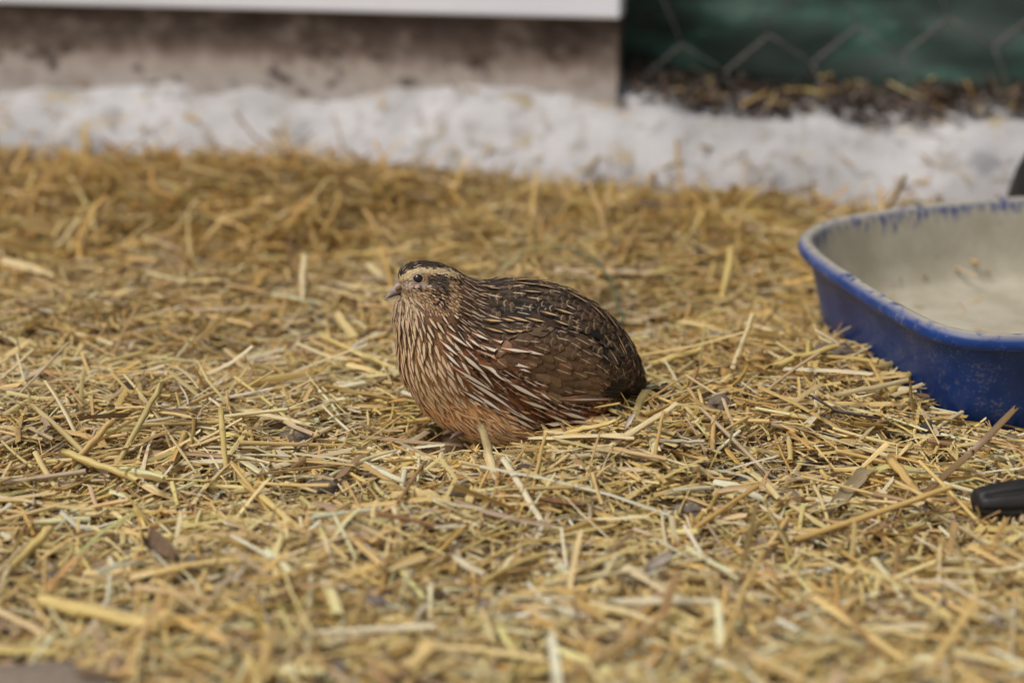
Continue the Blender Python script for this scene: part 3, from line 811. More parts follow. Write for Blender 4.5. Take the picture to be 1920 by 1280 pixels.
for (x0, y0, x1, y1, w_, k) in [(1370, 925, 1610, 965, 50, 0), (1385, 895, 1630, 950, 54, 0), (1395, 870, 1645, 940, 54, 0), (1420, 850, 1650, 920, 54, 0), (1460, 830, 1650, 900, 50, 0)]:
    both_sides('flight_feather', x0, y0, x1 - x0, y1 - y0, math.hypot(x1 - x0, y1 - y0) * MM, w_ * MM, .0016, vary((.030, .022, .017), .2), np.array((.16, .11, .07)), (.05, .4, .35), 'blunt', .0008)
# tail: feathers leaving the rump
q, n = hit_crop(1560, 860)
for k in range(-4, 5):
    F = Feathers()
    d = AX * .86 + np.array([0, 0, -.52]) + AY * .10 * k
    root = QO + AX * ((q - QO) @ AX - .012) + AY * .0022 * k + np.array([0, 0, q[2] + .004 - .0006 * abs(k)])
    F.add(root, d / np.linalg.norm(d), .041, .009, .001, vary((.040, .028, .020), .2), np.array((.26, .17, .10)), (.08, .6, .6), 8, 4, .15, 0.0, 'blunt', 0.0)
    F.build('tail_feather', quail, M_FEATHER, False)

# eye
M_EYE = NT('eye_dark'); M_EYE = M_EYE.done((.012, .008, .006), .06, .6)
M_LID = simple_mat('eyelid', (.42, .33, .25), (.32, .24, .17), 800, .6, .3, .0003)
def uv_sphere(c, r, ax=None, sq=1.0, nu=24, nv=16):
    th = np.linspace(0, 2 * math.pi, nu, endpoint=False); ph = np.linspace(.001, math.pi - .001, nv)
    V = np.array([[(math.sin(b) * math.cos(a), math.sin(b) * math.sin(a), math.cos(b)) for b in ph] for a in th]) * r
    if ax is not None:
        ax = ax / np.linalg.norm(ax); e1 = np.cross(ax, (0, 0, 1)); e1 /= np.linalg.norm(e1); e2 = np.cross(ax, e1)
        V = V[..., :1] * e1 + V[..., 1:2] * e2 + V[..., 2:3] * sq * ax
    return (V + np.asarray(c)).reshape(-1, 3), grid_faces(nu, nv, True)[:, ::-1]
for side in (0, 1):
    p, n = eye_p, eye_n
    if side:
        p = p - AY * 2 * ((p - QO) @ AY); p, n = near(p)
    n = n * .5 - AY * (.5 if not side else -.5); n /= np.linalg.norm(n)
    V, F = uv_sphere(p - n * .0017, .0034, n)
    e = obj('eye', mesh_np('eye', V, F), M_EYE, quail)
    e1 = np.cross(n, (0, 0, 1)); e1 /= np.linalg.norm(e1); e2 = np.cross(n, e1)
    th = np.linspace(0, 2 * math.pi, 25)[:-1]
    P = np.array([p + n * .0003 + (e1 * math.cos(a) * 1.08 + e2 * math.sin(a) * .92) * .0031 for a in th])
    rr_ = .00046
    ring = []
    for k, a in enumerate(th):
        rad = e1 * math.cos(a) + e2 * math.sin(a)
        for b in np.linspace(0, 2 * math.pi, 8, endpoint=False): ring.append(P[k] + (rad * math.cos(b) + n * math.sin(b)) * rr_ * (1.2 + .3 * math.sin(a * 9)))
    R = np.array(ring).reshape(24, 8, 3); R = np.concatenate([R, R[:, :1]], 1)
    obj('eyelid', mesh_np('eyelid', R.reshape(-1, 3), grid_faces(24, 9, True)), M_LID, e)
# beak: lofted upper and lower mandible in the middle plane
t = NT('horn'); n1 = t.noise(500, 4, t.mapping(t.coord(), scale=(.4, 1, 1.4)))
t.bump(n1, .25, .0003)
M_BEAK = t.done(t.mix(t.step(n1, .3, .7), (.23, .175, .145), (.34, .27, .235)), .42, .45)
M_CERE = simple_mat('cere_skin', (.30, .18, .12), (.22, .13, .085), 700, .6, .3, .0003)
def beak_loft(top, bot, wid, name, mat):
    rings_ = []
    for (tx, ty), (bx_, by_), w_ in zip(top, bot, wid):
        a = np.array(at_crop(tx, ty)); b = np.array(at_crop(bx_, by_)); m_ = (a + b) / 2; h_ = (a - b) / 2
        rg = []
        for k in range(16):
            g = 2 * math.pi * k / 16; cz, sy = math.cos(g), math.sin(g)
            q = m_ + h_ * cz * (1 if cz > 0 else 1)
            rg.append(loc2w(np.array([q[0], sy * w_ * 1e-3 * (1 - .35 * max(0, cz)), q[1]])))
        rings_.append(rg)
    V = np.array(rings_)                          # (len,16,3)
    V = np.concatenate([V, V[:, :1]], 1)
    return obj(name, mesh_np(name, V.reshape(-1, 3), grid_faces(len(top), 17)), mat, quail)
upper = beak_loft([(262, 258), (222, 266), (196, 277), (175, 294), (157, 316), (141, 340), (129, 360), (122, 377)], [(300, 322), (262, 326), (228, 332), (200, 340), (175, 348), (153, 355), (136, 365), (126, 376)], (4.6, 3.9, 3.3, 2.7, 2.1, 1.5, .85, .25), 'upper_beak', M_BEAK)
lower = beak_loft([(290, 322), (250, 328), (218, 334), (192, 341), (172, 348), (155, 355), (148, 358)], [(285, 345), (250, 348), (218, 350), (195, 353), (178, 357), (162, 360), (150, 361)], (4.4, 4.0, 3.4, 2.8, 2.1, 1.3, .5), 'lower_beak', M_BEAK)
for sg in (-1, 1):
    x_, z_ = at_crop(203, 292)
    V, F = uv_sphere((0, 0, 0), 1.0)
    V = V * np.array([.0029, .0013, .0016]); a_ = math.radians(-32)
    V = np.stack([V[:, 0] * math.cos(a_) - V[:, 2] * -math.sin(a_), V[:, 1], V[:, 0] * -math.sin(a_) + V[:, 2] * math.cos(a_)], 1)
    obj('nostril_flap', mesh_np('nostril_flap', loc2w(V + np.array([x_, sg * .0034, z_])), F), M_CERE, upper)
# toes just showing below the belly
M_TOE = simple_mat('toe_skin', (.20, .13, .09), (.13, .08, .06), 500, .6, .4, .0004)
for sg in (-1, 1):
    b0 = loc2w(np.array([at_crop(600, 1150)[0], sg * .018, .004]))
    parts_ = []
    for k, an in enumerate((-.5, 0, .45)):
        dr = -AX * math.cos(an) + AY * math.sin(an)
        P = np.array([b0 + dr * s * .020 + np.array([0, 0, .0045 * math.sin(s * 2.6) - .001]) for s in np.linspace(0, 1, 7)])
        parts_.append(tube_np(P, np.array([.0020, .0019, .0021, .0017, .0018, .0014, .0006]), 8))
    V, F = join_np(parts_); obj('foot', mesh_np('foot', V, F), M_TOE, quail)
# ------------------------------------------------------------------ straw litter
PAL = np.array([(.78, .58, .235), (.82, .655, .33), (.70, .48, .16), (.86, .75, .48), (.58, .395, .15), (.44, .28, .13), (.74, .62, .27), (.88, .82, .63), (.33, .215, .12), (.60, .475, .32), (.80, .62, .28)])
PW = np.array([.19, .19, .10, .13, .08, .05, .09, .06, .025, .05, .05]); PW /= PW.sum()
def straw_colours(n, x, y):
    c = PAL[rng.choice(len(PAL), n, p=PW)].copy()
    c *= rng.normal(1, .10, (n, 1)); c *= 1 + rng.normal(0, .03, (n, 3))
    pt = np.sin(x * 17 + 3 * np.sin(y * 9)) * np.sin(y * 15 + 2 * np.sin(x * 11) + 1.0)       # fresher and duller patches
    c *= (1 + .10 * pt)[:, None]
    age_shade = np.clip(np.clip((y - 1.0) / .42, 0, 1) * np.clip(.9 - x * .5, .45, 1.1) + .55 * gauss(x, y, .16, 1.02, .10, .12) + .10 * pt, 0, 1)             # browner towards the wall and right of the quail: older straw plus painted shade
    c = c * (1 - age_shade[:, None] * .9) + c * np.array([.64, .535, .32]) * (age_shade[:, None] * .9)
    return np.clip(c, .02, .85)
def bird_gap(x, y, m):
    dx, dy = x - QO[0], y - QO[1]
    lx, ly = dx * AX[0] + dy * AX[1], dx * AY[0] + dy * AY[1]
    return (((lx + .002) / (.074 * m)) ** 2 + (ly / (.033 * m)) ** 2) > 1
def free(x, y, m=1.0):
    s_, t_ = to_wall(x, y)
    return (t_ < .004) & ~inside_poly(PAN_FOOT, x, y) & bird_gap(x, y, m)
def stalks(n, x, y, L, W, z_lo, z_hi, tilt_sd, tube, z_base=None, col=None, bend=.035):
    """n stalks as curved strips (open gutter section) or hollow stems -> V, F, uv, col"""
    yaw = rng.uniform(0, 2 * math.pi, n); tilt = np.abs(rng.normal(0, tilt_sd, n)) * rng.choice([-1, 1], n)
    ca, sa = np.cos(yaw), np.sin(yaw); ct, st = np.cos(tilt), np.sin(tilt)
    T = np.stack([ca * ct, sa * ct, st], 1); S = np.stack([-sa, ca, np.zeros(n)], 1)
    roll = rng.normal(0, .55, n)[:, None]
    U = np.cross(T, S); S, U = S * np.cos(roll) + U * np.sin(roll), U * np.cos(roll) - S * np.sin(roll)
    zb = relief(x, y) if z_base is None else z_base
    C = np.stack([x, y, zb + rng.uniform(z_lo, z_hi, n) + np.abs(st) * L * .32], 1)
    K = 4
    f = np.linspace(-.5, .5, K)
    bd = rng.normal(0, bend, (n, 1)) * L[:, None]; bz = -np.abs(rng.normal(0, bend * .5, (n, 1))) * L[:, None]
    kink = (f[None] ** 2) * 4
    ctr = C[:, None] + T[:, None] * (f[None, :, None] * L[:, None, None]) + S[:, None] * (kink * bd)[..., None] + U[:, None] * (kink * bz)[..., None]
    wd = W[:, None] * (1 + rng.normal(0, .10, (n, K)))
    if tube:
        m = 6; th = np.linspace(0, 2 * math.pi, m, endpoint=False)
        fl = rng.uniform(.55, 1, (n, 1, 1))
        P = ctr[:, :, None] + (S[:, None, None] * np.cos(th)[None, None, :, None] + U[:, None, None] * (np.sin(th)[None, None, :, None] * fl[..., None])) * (wd / 2)[..., None, None]
        uu = np.broadcast_to((np.arange(m) / m)[None, None], (n, K, m)) * 2
        jj = np.arange(m); j2 = (jj + 1) % m
    else:
        m = 3; o = np.array([-.5, 0, .5]); cup = rng.uniform(.08, .5, (n, 1, 1)) * np.array([0, 1, 0])[None, None]
        P = ctr[:, :, None] + S[:, None, None] * (o[None, None, :] * wd[..., None])[..., None] + U[:, None, None] * (cup * wd[..., None])[..., None]
        jag = rng.normal(0, .55, (n, 2, m)) * W[:, None, None]
        P[:, 0] += T[:, None] * jag[:, 0][..., None]; P[:, -1] += T[:, None] * jag[:, 1][..., None]
        uu = np.broadcast_to(np.array([0, .5, 1.])[None, None], (n, K, m))
        jj = np.arange(m - 1); j2 = jj + 1
    ii = np.arange(K - 1)
    I, J = np.meshgrid(ii, np.arange(len(jj)), indexing='ij')
    q = np.stack([I * m + jj[J], I * m + j2[J], (I + 1) * m + j2[J], (I + 1) * m + jj[J]], -1).reshape(-1, 4)
    F = (np.arange(n)[:, None, None] * (K * m) + q[None]).reshape(-1, 4)
    off = rng.uniform(0, 500, (n, 1, 1))
    uv = np.stack([uu + off, np.broadcast_to((f[None, :, None] + .5) * L[:, None, None], (n, K, m)) + off * .37], -1).reshape(-1, 2)
    cc = straw_colours(n, x, y) if col is None else col
    return P.reshape(-1, 3), F, uv, np.repeat(cc, K * m, 0)
def scatter(n, m=1.0, x0=-.95, x1=.95, y0=.36, y1=1.86):
    x = rng.uniform(x0, x1, n * 2); y = rng.uniform(y0, y1, n * 2)
    k = free(x, y, m) & (np.abs(x) < .20 + y * .46)
    # patches where the litter is finer or thinner
    return x[k][:n], y[k][:n]
def litter(name, sets_, label):
    Vs, Fs, us, cs, o = [], [], [], [], 0
    for V, F, uv, c in sets_:
        Vs.append(V); Fs.append(F + o); us.append(uv); cs.append(c); o += len(V)
    me = mesh_np(name, np.concatenate(Vs), np.concatenate(Fs), False, np.concatenate(us), {'Col': np.concatenate(cs)})
    return tag(obj(name, me, M_STRAW), label, 'straw', kind='stuff')
def L_(n, med, sg, lo_, hi_): return np.clip(med * np.exp(rng.normal(0, sg, n)), lo_, hi_)
S_ = []
x, y = scatter(34000, .7); n = len(x); S_.append(stalks(n, x, y, L_(n, .009, .45, .003, .025), L_(n, .0009, .45, .0004, .0024), -.002, .0085, .25, False))
x, y = scatter(48000, .7); n = len(x); S_.append(stalks(n, x, y, L_(n, .016, .45, .006, .05), L_(n, .0012, .42, .0005, .0030), -.004, .006, .17, False))
x, y = scatter(30000, .8); n = len(x); S_.append(stalks(n, x, y, L_(n, .025, .48, .010, .08), L_(n, .0017, .42, .0007, .0042), -.003, .008, .16, False))
x, y = scatter(10000); n = len(x); S_.append(stalks(n, x, y, L_(n, .026, .48, .012, .08), L_(n, .0020, .30, .0011, .0038), -.002, .009, .15, True, bend=.02))
litter('straw_litter', S_, 'chopped golden straw covering the whole floor')
S_ = []
x, y = scatter(1900, 1.3); n = len(x); S_.append(stalks(n, x, y, L_(n, .040, .42, .018, .11), L_(n, .0027, .42, .0012, .0066), .004, .011, .15, False))
x, y = scatter(1200, 1.3); n = len(x); S_.append(stalks(n, x, y, L_(n, .040, .42, .018, .11), L_(n, .0026, .28, .0016, .0046), .004, .011, .14, True, bend=.02))
x, y = scatter(1100, 1.15); n = len(x); S_.append(stalks(n, x, y, L_(n, .026, .35, .010, .055), L_(n, .0020, .38, .0009, .0042), .002, .007, .60, False))
x, y = scatter(900, 1.3); n = len(x); S_.append(stalks(n, x, y, L_(n, .040, .35, .018, .09), L_(n, .0024, .35, .0012, .0050), .003, .010, .20, False, bend=.22))
x, y = scatter(9000, 1.2); k = (y > 1.30); x, y = x[k][:1700], y[k][:1700]; n = len(x); S_.append(stalks(n, x, y, L_(n, .045, .35, .02, .09), L_(n, .0028, .3, .0014, .0055), .004, .016, .40, False, bend=.06))
litter('loose_straw', S_, 'longer loose straw stalks strewn over the chopped litter')
# grey-brown dust and husk crumbs between the stalks
x, y = scatter(17000); n = len(x)
gc = np.array([(.16, .125, .095), (.24, .195, .15), (.11, .08, .06), (.33, .27, .21)])[rng.choice(4, n)] * rng.normal(1, .12, (n, 1))
litter('husk_crumbs', [stalks(n, x, y, L_(n, .006, .5, .002, .016), L_(n, .0026, .4, .001, .006), -.003, .006, .3, False, col=gc)], 'grey brown husk crumbs and dust mixed into the straw')
# straw lying on the footing and on the ledge under the tarpaulin, and in the pan
n = 420; s_ = rng.uniform(-1.0, 1.1, n); tt = rng.uniform(.0, .10, n) ** 1.0
fb = BVHTree.FromObject(foot, bpy.context.evaluated_depsgraph_get())
def drop(x, y, z0=.5):
    h = fb.ray_cast(Vector((x, y, z0)), Vector((0, 0, -1))); return h[0].z if h[0] else 0.0
def ledge_set(n, s0, s1, t0, t1, Lm, Wm, zlo, zhi, tl, col=None):
    s_ = rng.uniform(s0, s1, n); tt = rng.uniform(t0, t1, n)
    xy = WO[None, :2] + s_[:, None] * E1[None, :2] + tt[:, None] * EN[None, :2]
    zb = np.array([drop(a, b) for a, b in xy])
    return stalks(n, xy[:, 0], xy[:, 1], L_(n, Lm, .4, .008, .08), L_(n, Wm, .35, .001, .006), zlo, zhi, tl, False, z_base=zb, col=col)
SE = WALL_END
brown = lambda n: np.array([(.075, .05, .042), (.13, .09, .07), (.19, .145, .115), (.055, .038, .034)])[rng.choice(4, n)] * rng.normal(1, .15, (n, 1))
litter('footing_straw', [ledge_set(150, -1.0, 1.1, 0, .03, .022, .0022, 0, .004, .3), ledge_set(45, -1, 1.1, .03, .09, .018, .002, 0, .003, .3)], 'stray straw bits caught on the white footing')
litter('ledge_litter', [ledge_set(3400, SE + .004, 1.25, .080, .18, .011, .004, -.002, .020, .4, brown(3400)), ledge_set(110, SE + .03, 1.25, .085, .17, .030, .0026, .008, .020, .3)], 'dark brown leaf litter and straw on the ledge below the green tarpaulin')
k = rng.uniform(-.2, .2, (400, 2)) + RC; k = k[inside_poly(PAN_FLOOR, k[:, 0], k[:, 1])][:26]; n = len(k)
litter('pan_straw', [stalks(n, k[:, 0], k[:, 1], L_(n, .026, .4, .01, .06), L_(n, .0015, .3, .0008, .0024), .003, .004, .02, False, z_base=np.zeros(n))], 'few straw bits lying inside the blue pan')

# ------------------------------------------------------------------ single stalks one can pick out
def hero(name, pts, wpx, colr, label, flat=False, split=False, cat='straw', group=None, node=True):
    """pts: (px, py, height above the straw)"""
    P = np.array([onz(a, b, relief(*onz(a, b, h)[:2]) + h) for a, b, h in pts])
    n = 9
    tt = np.linspace(0, len(P) - 1, n); i = np.minimum(tt.astype(int), len(P) - 2); f = (tt - i)[:, None]
    Q = P[i] * (1 - f) + P[i + 1] * f
    d = np.linalg.norm(Q - np.array([0, 0, CAM_H]), axis=1).mean()
    W = wpx * d / FPX
    Ln = np.linalg.norm(Q[-1] - Q[0])
    Q = Q + np.array([[random.gauss(0, W * .06) for _ in range(3)] for _ in range(n)])
    T = Q[-1] - Q[0]; T /= np.linalg.norm(T)
    S = np.cross(T, (0, 0, 1)); S /= np.linalg.norm(S); U = np.cross(S, T)
    ro = random.gauss(0, .35); S, U = S * math.cos(ro) + U * math.sin(ro), U * math.cos(ro) - S * math.sin(ro)
    colr = np.array(colr)
    off = random.uniform(0, 300)
    if flat:
        m = 5; V = np.zeros((n, m, 3)); uv = np.zeros((n, m, 2))
        for a in range(n):
            g = a / (n - 1); ws = W * (1 if .1 < g < .75 else .75) * (1 - .55 * max(0, g - .7) / .3)
            for b in range(m):
                o = -.5 + b / (m - 1)
                V[a, b] = Q[a] + S * o * ws + U * (W * .22 * (4 * o * o - .3)) + T * (random.gauss(0, W * .3) if a in (0, n - 1) else 0)
                uv[a, b] = (o * 1.6 + off, g * Ln + off)
        top = V.reshape(-1, 3); F = grid_faces(n, m)
        V2 = np.concatenate([top, top - U * W * .06]); k_ = len(top)
        F = np.concatenate([F, F[:, ::-1] + k_]); uv = np.concatenate([uv.reshape(-1, 2)] * 2)
        V = V2
    else:
        m = 12; V = []; uv = []
        gs = np.linspace(0, 1, n)
        for a in range(n):
            g = gs[a]; r = W / 2 * (1 + random.gauss(0, .025)) * (1 - .12 * g)
            if node and a == 3: r *= 1.16
            for b in range(m):
                th_ = 2 * math.pi * b / m
                e = T * (random.gauss(0, W * .30) if a in (0, n - 1) else 0)
                V.append(Q[a] + (S * math.cos(th_) + U * math.sin(th_) * .8) * r + e); uv.append((b / m * 3 + off, g * Ln + off))
        V = np.array(V); k_ = len(V)
        I, J = np.meshgrid(np.arange(n - 1), np.arange(m), indexing='ij'); J2 = (J + 1) % m
        F = np.stack([I * m + J, I * m + J2, (I + 1) * m + J2, (I + 1) * m + J], -1).reshape(-1, 4)
        if split: F = F.reshape(n - 1, m, 4)[:, :m - 3].reshape(-1, 4)
        # inner wall
        ctr = np.repeat(Q, m, 0); Vi = ctr + (V - ctr) * .84
        F = np.concatenate([F, F[:, ::-1] + k_, np.stack([np.arange(m), (np.arange(m) + 1) % m, (np.arange(m) + 1) % m + k_, np.arange(m) + k_], 1)[:m - 3 if split else m], ])
        V = np.concatenate([V, Vi]); uv = np.array(uv * 2)
    cols = np.tile(colr, (len(V), 1)) * np.random.default_rng(int(off * 10)).normal(1, .04, (len(V), 1))
    o = obj(name, mesh_np(name, V, F, True, np.array(uv), {'Col': cols}), M_STRAW)
    return tag(o, label, cat, group)
PALE, GOLD, YEL, TAN, WHT, OLV, BRN = (.80, .67, .38), (.72, .50, .19), (.80, .63, .24), (.64, .45, .22), (.86, .79, .57), (.55, .44, .17), (.26, .165, .075)
HS = [
 ([(992, 823, .014), (1168, 816, .013)], 13, PALE, 'pale straw lying level against the lower right side of the quail', 0, 1),
 ([(1130, 846, .006), (1272, 757, .026)], 15, PALE, 'split pale straw rising to the right behind the quail tail', 0, 1),
 ([(1062, 812, .016), (1152, 791, .018)], 12, YEL, 'short yellow straw leaning on the quail flank above the level stalk', 0, 1),
 ([(903, 796, .036), (917, 850, .018), (931, 906, .006)], 15, PALE, 'split straw standing up in front of the quail belly', 0, 1),
 ([(947, 864, .014), (985, 925, .010), (1016, 979, .006)], 13, WHT, 'whitish straw pointing down right below the quail', 0, 1),
 ([(1023, 810, .022), (995, 930, .006)], 7, GOLD, 'thin golden straw slanting down between two pale stalks below the quail', 0, 0),
 ([(116, 847, .016), (259, 899, .012)], 17, YEL, 'thick jointed yellow straw in front at the left, sloping down right', 0, 0),
 ([(262, 903, .010), (320, 931, .006)], 12, PALE, 'thin pale straw carrying on from the thick jointed one', 0, 0),
 ([(454, 901, .013), (585, 1010, .008)], 13, YEL, 'long yellow straw sloping down right, left of the picture middle', 0, 0),
 ([(414, 767, .034), (424, 876, .006)], 11, YEL, 'upright yellow straw standing in the left foreground litter', 0, 0),
 ([(303, 719, .034), (217, 876, .005)], 12, OLV, 'olive straw leaning up right in the left middle', 0, 0),
 ([(210, 790, .022), (131, 876, .008)], 15, GOLD, 'thick golden straw beside the jointed one, leaning up right', 0, 0),
 ([(97, 989, .020), (20, 1062, .008)], 20, YEL, 'thick blurred yellow straw at the left edge leaning up right', 0, 0),
 ([(60, 1119, .014), (300, 1176, .010)], 30, YEL, 'very thick blurred yellow straw at the lower left', 0, 0),
 ([(1420, 946, .046), (1389, 1080, .004)], 20, PALE, 'broad pale straw standing up in the right foreground', 1, 0),
 ([(1487, 1014, .010), (1640, 962, .018), (1788, 911, .022)], 15, GOLD, 'long golden straw rising right towards the black handle', 0, 0),
 ([(1912, 759, .050), (1830, 842, .024), (1747, 914, .010), (1690, 960, .006)], 18, BRN, 'long dark brown reed leaning across in front of the blue pan', 1, 0),
 ([(1631, 875, .014), (1541, 976, .008)], 26, (.40, .32, .20), 'broad flat greyish straw blade left of the brown reed', 1, 0),
 ([(1616, 838, .014), (1669, 856, .016)], 13, PALE, 'short pale straw ending at the bent stalk before the pan', 0, 0),
 ([(1666, 856, .016), (1721, 924, .008)], 18, GOLD, 'thick bent golden straw before the pan, pointing down right', 0, 0),
 ([(1564, 741, .016), (1702, 714, .018)], 11, PALE, 'pale straw lying beside the pan foot, nearly level', 0, 1),
 ([(1672, 744, .016), (1730, 721, .020)], 12, PALE, 'short pale straw touching the pan foot', 0, 1),
 ([(1444, 688, .014), (1571, 648, .018)], 15, YEL, 'yellow straw rising right, between the quail tail and the pan', 0, 0),
 ([(1372, 695, .006), (1411, 590, .036)], 10, PALE, 'slim pale straw standing up between quail and pan', 0, 0),
 ([(1612, 655, .006), (1645, 617, .022)], 14, (.34, .23, .12), 'short brown straw leaning against the left side of the pan', 1, 0),
 ([(1237, 826, .012), (1320, 828, .012)], 9, WHT, 'short whitish straw lying level right of the quail tail straws', 0, 1),
 ([(571, 471, .036), (567, 562, .004)], 13, PALE, 'single upright pale straw left of the quail head', 0, 0),
 ([(607, 632, .014), (742, 692, .010)], 11, YEL, 'long yellow straw running up to the quail breast', 0, 0),
 ([(446, 769, .010), (585, 797, .010)], 13, PALE, 'pale straw lying level left of the quail belly', 0, 0),
 ([(1140, 1128, .012), (1345, 1126, .012)], 16, WHT, 'blurred whitish straw lying level in the lower right foreground', 0, 0),
 ([(847, 1044, .012), (910, 1078, .008)], 14, WHT, 'short blurred whitish straw in the lower middle', 0, 1),
 ([(872, 1090, .010), (1042, 1056, .013)], 22, TAN, 'broad blurred tan blade in the lower middle', 1, 0),
 ([(1050, 1276, .012), (1241, 1158, .016)], 18, TAN, 'long blurred tan straw rising right at the bottom edge', 0, 0),
 ([(1298, 546, .012), (1471, 520, .014)], 12, GOLD, 'long golden straw lying level behind the quail back', 0, 0),
 ([(1372, 470, .036), (1351, 573, .006)], 12, YEL, 'blurred upright yellow straw crossing the level one behind the quail', 0, 0),
 ([(1209, 686, .012), (1319, 654, .016)], 15, YEL, 'thick yellow straw close behind the quail tail', 0, 0),
 ([(0, 486, .014), (101, 516, .014)], 15, PALE, 'blurred pale straw at the left edge, level with the quail head', 1, 0),
 ([(150, 415, .034), (105, 466, .010)], 12, PALE, 'blurred pale straw sticking up at the far left', 0, 0),
 ([(1115, 835, .010), (1250, 860, .012)], 11, TAN, 'tan straw lying below the quail tail, sloping down right', 0, 0),
 ([(1255, 880, .006), (1228, 850, .010), (1245, 770, .030)], 8, GOLD, 'thin bent golden straw standing right of the split pale one', 0, 0),
]
for pts, wpx, colr, lab, fl, sp in HS:
    hero('reed_stalk' if colr is BRN else 'straw_stalk', pts, wpx, colr, lab, bool(fl), bool(sp), 'reed' if colr is BRN else 'straw', 'straw stalks one can pick out')

# ------------------------------------------------------------------ clods, droppings, leaves, pebbles
def clod(name, px, py, w_, h_, c1, c2, label, cat, rough=.35, lift=.32, flat=.6, yaw=0.0, seed=0):
    p = onz(px, py, 0); d = np.linalg.norm(p - np.array([0, 0, CAM_H])); W, H_ = w_ * d / FPX / 2, h_ * d / FPX / 2
    bm = bmesh.new(); bmesh.ops.create_icosphere(bm, subdivisions=3, radius=1)
    for v_ in bm.verts:
        k = 1 + rough * fbm(v_.co.x * 1.4 + seed, v_.co.y * 1.4, v_.co.z * 1.4, 4)
        q = v_.co * k; X_, Y_, Z_ = q.x * W, q.y * max(H_ * 1.3, W * .55), q.z * H_ * flat * 1.3
        v_.co = (X_ * math.cos(yaw) - Y_ * math.sin(yaw), X_ * math.sin(yaw) + Y_ * math.cos(yaw), Z_)
    o = bm_obj(name, bm, simple_mat(name, c1, c2, 160, .85, .8, .0015), None, 0, True)
    o.location = (p[0], p[1], float(relief(p[0], p[1])) + .004 + H_ * flat * lift)
    return tag(o, label, cat)
DK, GR_, TN_, BR_ = (.065, .042, .024), (.26, .20, .135), (.35, .275, .185), (.13, .070, .038)
CL = [
 ('clod', 437, 677, 62, 44, BR_, DK, 'dark red brown clod left of the quail breast', 'clod', -.5), ('clod', 240, 756, 34, 30, DK, (.10, .075, .06), 'small dark clod in the left middle', 'clod', 0),
 ('dropping', 560, 838, 74, 34, GR_, (.13, .10, .085), 'grey dropping left of the quail belly', 'dropping', -.2), ('pebble', 706, 1180, 66, 58, (.16, .125, .11), (.24, .195, .17), 'larger blurred grey pebble in the lower middle', 'pebble', 0),
 ('pebble', 908, 1160, 46, 36, (.26, .22, .19), (.34, .29, .25), 'smaller blurred grey pebble right of the larger one', 'pebble', 0), ('clod', 645, 1165, 40, 30, (.18, .14, .11), DK, 'blurred brown clod left of the larger pebble', 'clod', 0),
 ('dropping', 1415, 893, 88, 28, (.15, .12, .11), GR_, 'dark grey flat dropping in the hollow right of the quail', 'dropping', .1), ('dropping', 1450, 928, 120, 36, TN_, GR_, 'long pale grey dropping in the hollow right of the quail', 'dropping', .05),
 ('dropping', 1390, 864, 34, 20, TN_, GR_, 'small pale dropping above the long grey one', 'dropping', 0), ('pebble', 1350, 632, 46, 32, (.46, .38, .32), (.38, .28, .22), 'pale pinkish pebble behind the quail tail', 'pebble', 0),
 ('clod', 1376, 648, 40, 28, BR_, DK, 'brown clod touching the pale pinkish pebble', 'clod', 0), ('clod', 1350, 795, 52, 36, (.20, .155, .125), (.12, .09, .07), 'brown crumbly clod right of the quail tail', 'clod', .4),
 ('clod', 1742, 826, 44, 30, (.03, .027, .028), (.08, .07, .065), 'small black clod in front of the pan', 'clod', .3), ('clod', 1000, 915, 70, 26, (.07, .05, .04), GR_, 'flat dark clod below the quail', 'clod', .1), ('clod', 862, 953, 46, 34, DK, (.13, .09, .06), 'dark clod lower left of the whitish stalk', 'clod', 0),
 ('clod', 1195, 418, 100, 36, (.06, .045, .045), (.12, .10, .085), 'long dark blurred clod far behind the quail', 'clod', .1), ('clod', 1298, 495, 60, 34, (.07, .05, .045), (.15, .11, .085), 'dark blurred clod behind the quail back', 'clod', .3), ('clod', 170, 678, 60, 28, (.09, .075, .07), (.16, .13, .11), 'grey brown clod at the left, behind the hump', 'clod', 0),
 ('pebble', 982, 384, 30, 22, (.55, .53, .54), (.42, .4, .4), 'small whitish pebble below the footing', 'pebble', 0), ('pebble', 70, 1352, 330, 90, (.27, .21, .165), (.21, .165, .13), 'large blurred brown stone at the bottom left corner', 'stone', .05), ('clod', 1245, 880, 54, 30, (.17, .13, .105), DK, 'crumbly clod just right below the quail', 'clod', 0),
 ('clod', 1560, 712, 76, 40, (.13, .10, .085), (.22, .18, .15), 'crumbly dark clod in the straw left of the pan', 'clod', 0), ('clod', 1215, 770, 90, 30, (.19, .14, .105), (.12, .085, .065), 'flat brown clod under the quail tail', 'clod', .1), ('clod', 1290, 970, 60, 30, (.22, .18, .15), (.13, .10, .08), 'grey brown clod in the right foreground left of the standing stalk', 'clod', 0),
 ('clod', 100, 1090, 70, 34, (.17, .14, .12), DK, 'blurred dark clod above the very thick yellow straw', 'clod', 0), ('clod', 365, 1100, 50, 44, (.15, .12, .10), GR_, 'blurred grey clod right of the curled leaf', 'clod', 0), ('clod', 600, 935, 70, 40, (.18, .135, .11), DK, 'brown clod right of the long yellow straw', 'clod', 0)]
for i, (nm, px, py, w_, h_, c1, c2, lab, cat, yw) in enumerate(CL):
    clod(nm, px, py, w_, h_, c1, c2, lab, cat, .55 if nm == 'clod' else .28, yaw=yw, seed=i * 3.1)

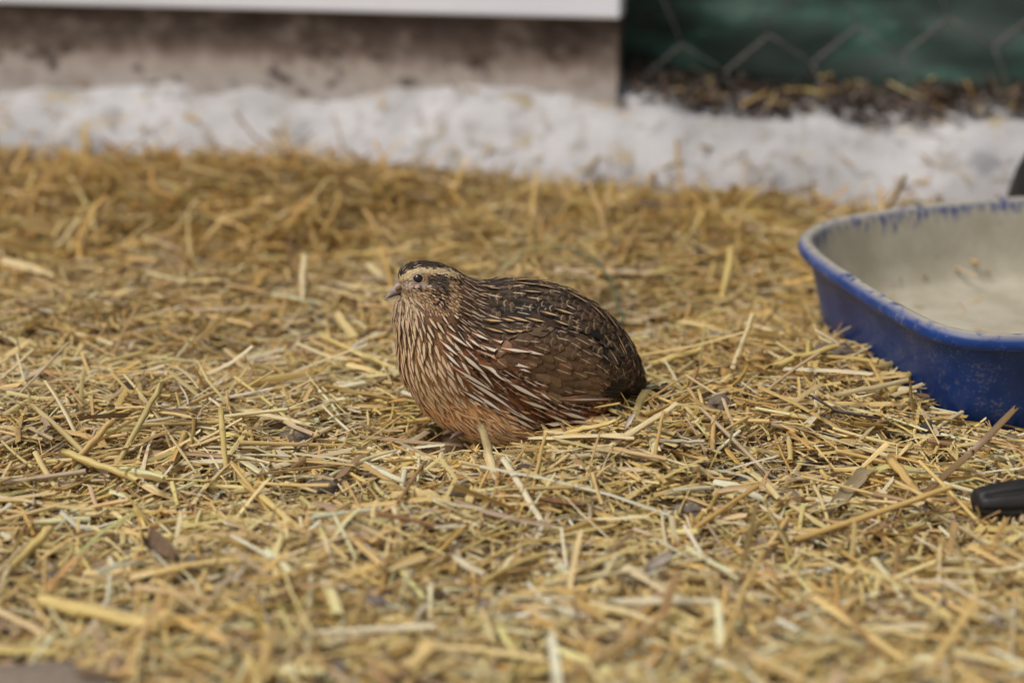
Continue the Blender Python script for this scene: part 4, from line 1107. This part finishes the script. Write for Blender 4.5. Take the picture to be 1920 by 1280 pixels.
def leaf(name, pts, wpx, c1, c2, label, cat, curl=.5):
    P = np.array([onz(a, b, h + float(relief(*onz(a, b, h)[:2]))) for a, b, h in pts]); n = 10
    tt = np.linspace(0, len(P) - 1, n); i = np.minimum(tt.astype(int), len(P) - 2); f = (tt - i)[:, None]; Q = P[i] * (1 - f) + P[i + 1] * f
    W = wpx * np.linalg.norm(Q[0] - np.array([0, 0, CAM_H])) / FPX; T = Q[-1] - Q[0]; T /= np.linalg.norm(T); S = np.cross(T, (0, 0, 1)); S /= np.linalg.norm(S); U = np.cross(S, T)
    V = np.zeros((n, 7, 3))
    for a in range(n):
        g = a / (n - 1); ws = W * (math.sin(math.pi * min(.97, g * .9 + .06)) ** .7)
        for b in range(7):
            o = -.5 + b / 6; V[a, b] = Q[a] + S * o * ws * (1 - .3 * curl * abs(o)) + U * (curl * W * (2.2 * o * o) + W * .08 * fbm(a * .6, b * .6, wpx, 2))
    top = V.reshape(-1, 3); F = grid_faces(n, 7); k_ = len(top)
    return tag(obj(name, mesh_np(name, np.concatenate([top, top - U * .0004]), np.concatenate([F, F[:, ::-1] + k_])), simple_mat(name, c1, c2, 200, .75, .5, .001)), label, cat)
leaf('dry_leaf', [(275, 1010, .012), (300, 1045, .010), (325, 1065, .008)], 48, (.14, .085, .045), (.20, .13, .075), 'dark curled dry leaf in the lower left foreground', 'leaf', .9)
leaf('dry_leaf', [(475, 678, .012), (530, 672, .014)], 18, (.45, .33, .24), (.38, .28, .2), 'small tan leaf right of the dark red brown clod', 'leaf', .2)
leaf('small_feather', [(1520, 742, .014), (1570, 772, .012), (1650, 785, .010)], 13, (.085, .06, .05), (.14, .10, .08), 'curved dark brown feather lying in front of the pan', 'feather', .3)
leaf('small_feather', [(1190, 775, .016), (1172, 806, .010)], 11, (.54, .47, .40), (.44, .38, .32), 'small pale grey feather caught in straw by the quail tail', 'feather', .5)
leaf('small_feather', [(1210, 1075, .016), (1262, 1040, .016)], 30, (.48, .41, .34), (.40, .33, .27), 'blurred pale downy feather in the lower right foreground', 'feather', .6)
leaf('dry_leaf', [(1010, 938, .008), (1100, 950, .008)], 24, (.22, .10, .05), (.30, .16, .08), 'rusty brown leaf scrap below the quail', 'leaf', .4)
# green twine looping behind the quail
M_TWINE = simple_mat('green_twine', (.030, .085, .060), (.05, .12, .085), 300, .6, .4, .0004)
P = np.array([onz(a, b, h) for a, b, h in ((935, 492, .006), (970, 470, .014), (1010, 462, .018), (1060, 464, .022), (1105, 480, .024), (1132, 505, .022), (1152, 540, .018), (1158, 572, .012), (1150, 600, .004))])
tt = np.linspace(0, 8, 49); i = np.minimum(tt.astype(int), 7); f = (tt - i)
Q = closed_spline(P[:, :2], 9 * 6)[:49]; Q = np.column_stack([Q, P[i, 2] * (1 - f) + P[i + 1, 2] * f])
V, F = tube_np(Q, .0008, 8); tag(obj('twine', mesh_np('twine', V, F), M_TWINE), 'thin green twine looping out of the straw behind the quail', 'twine')
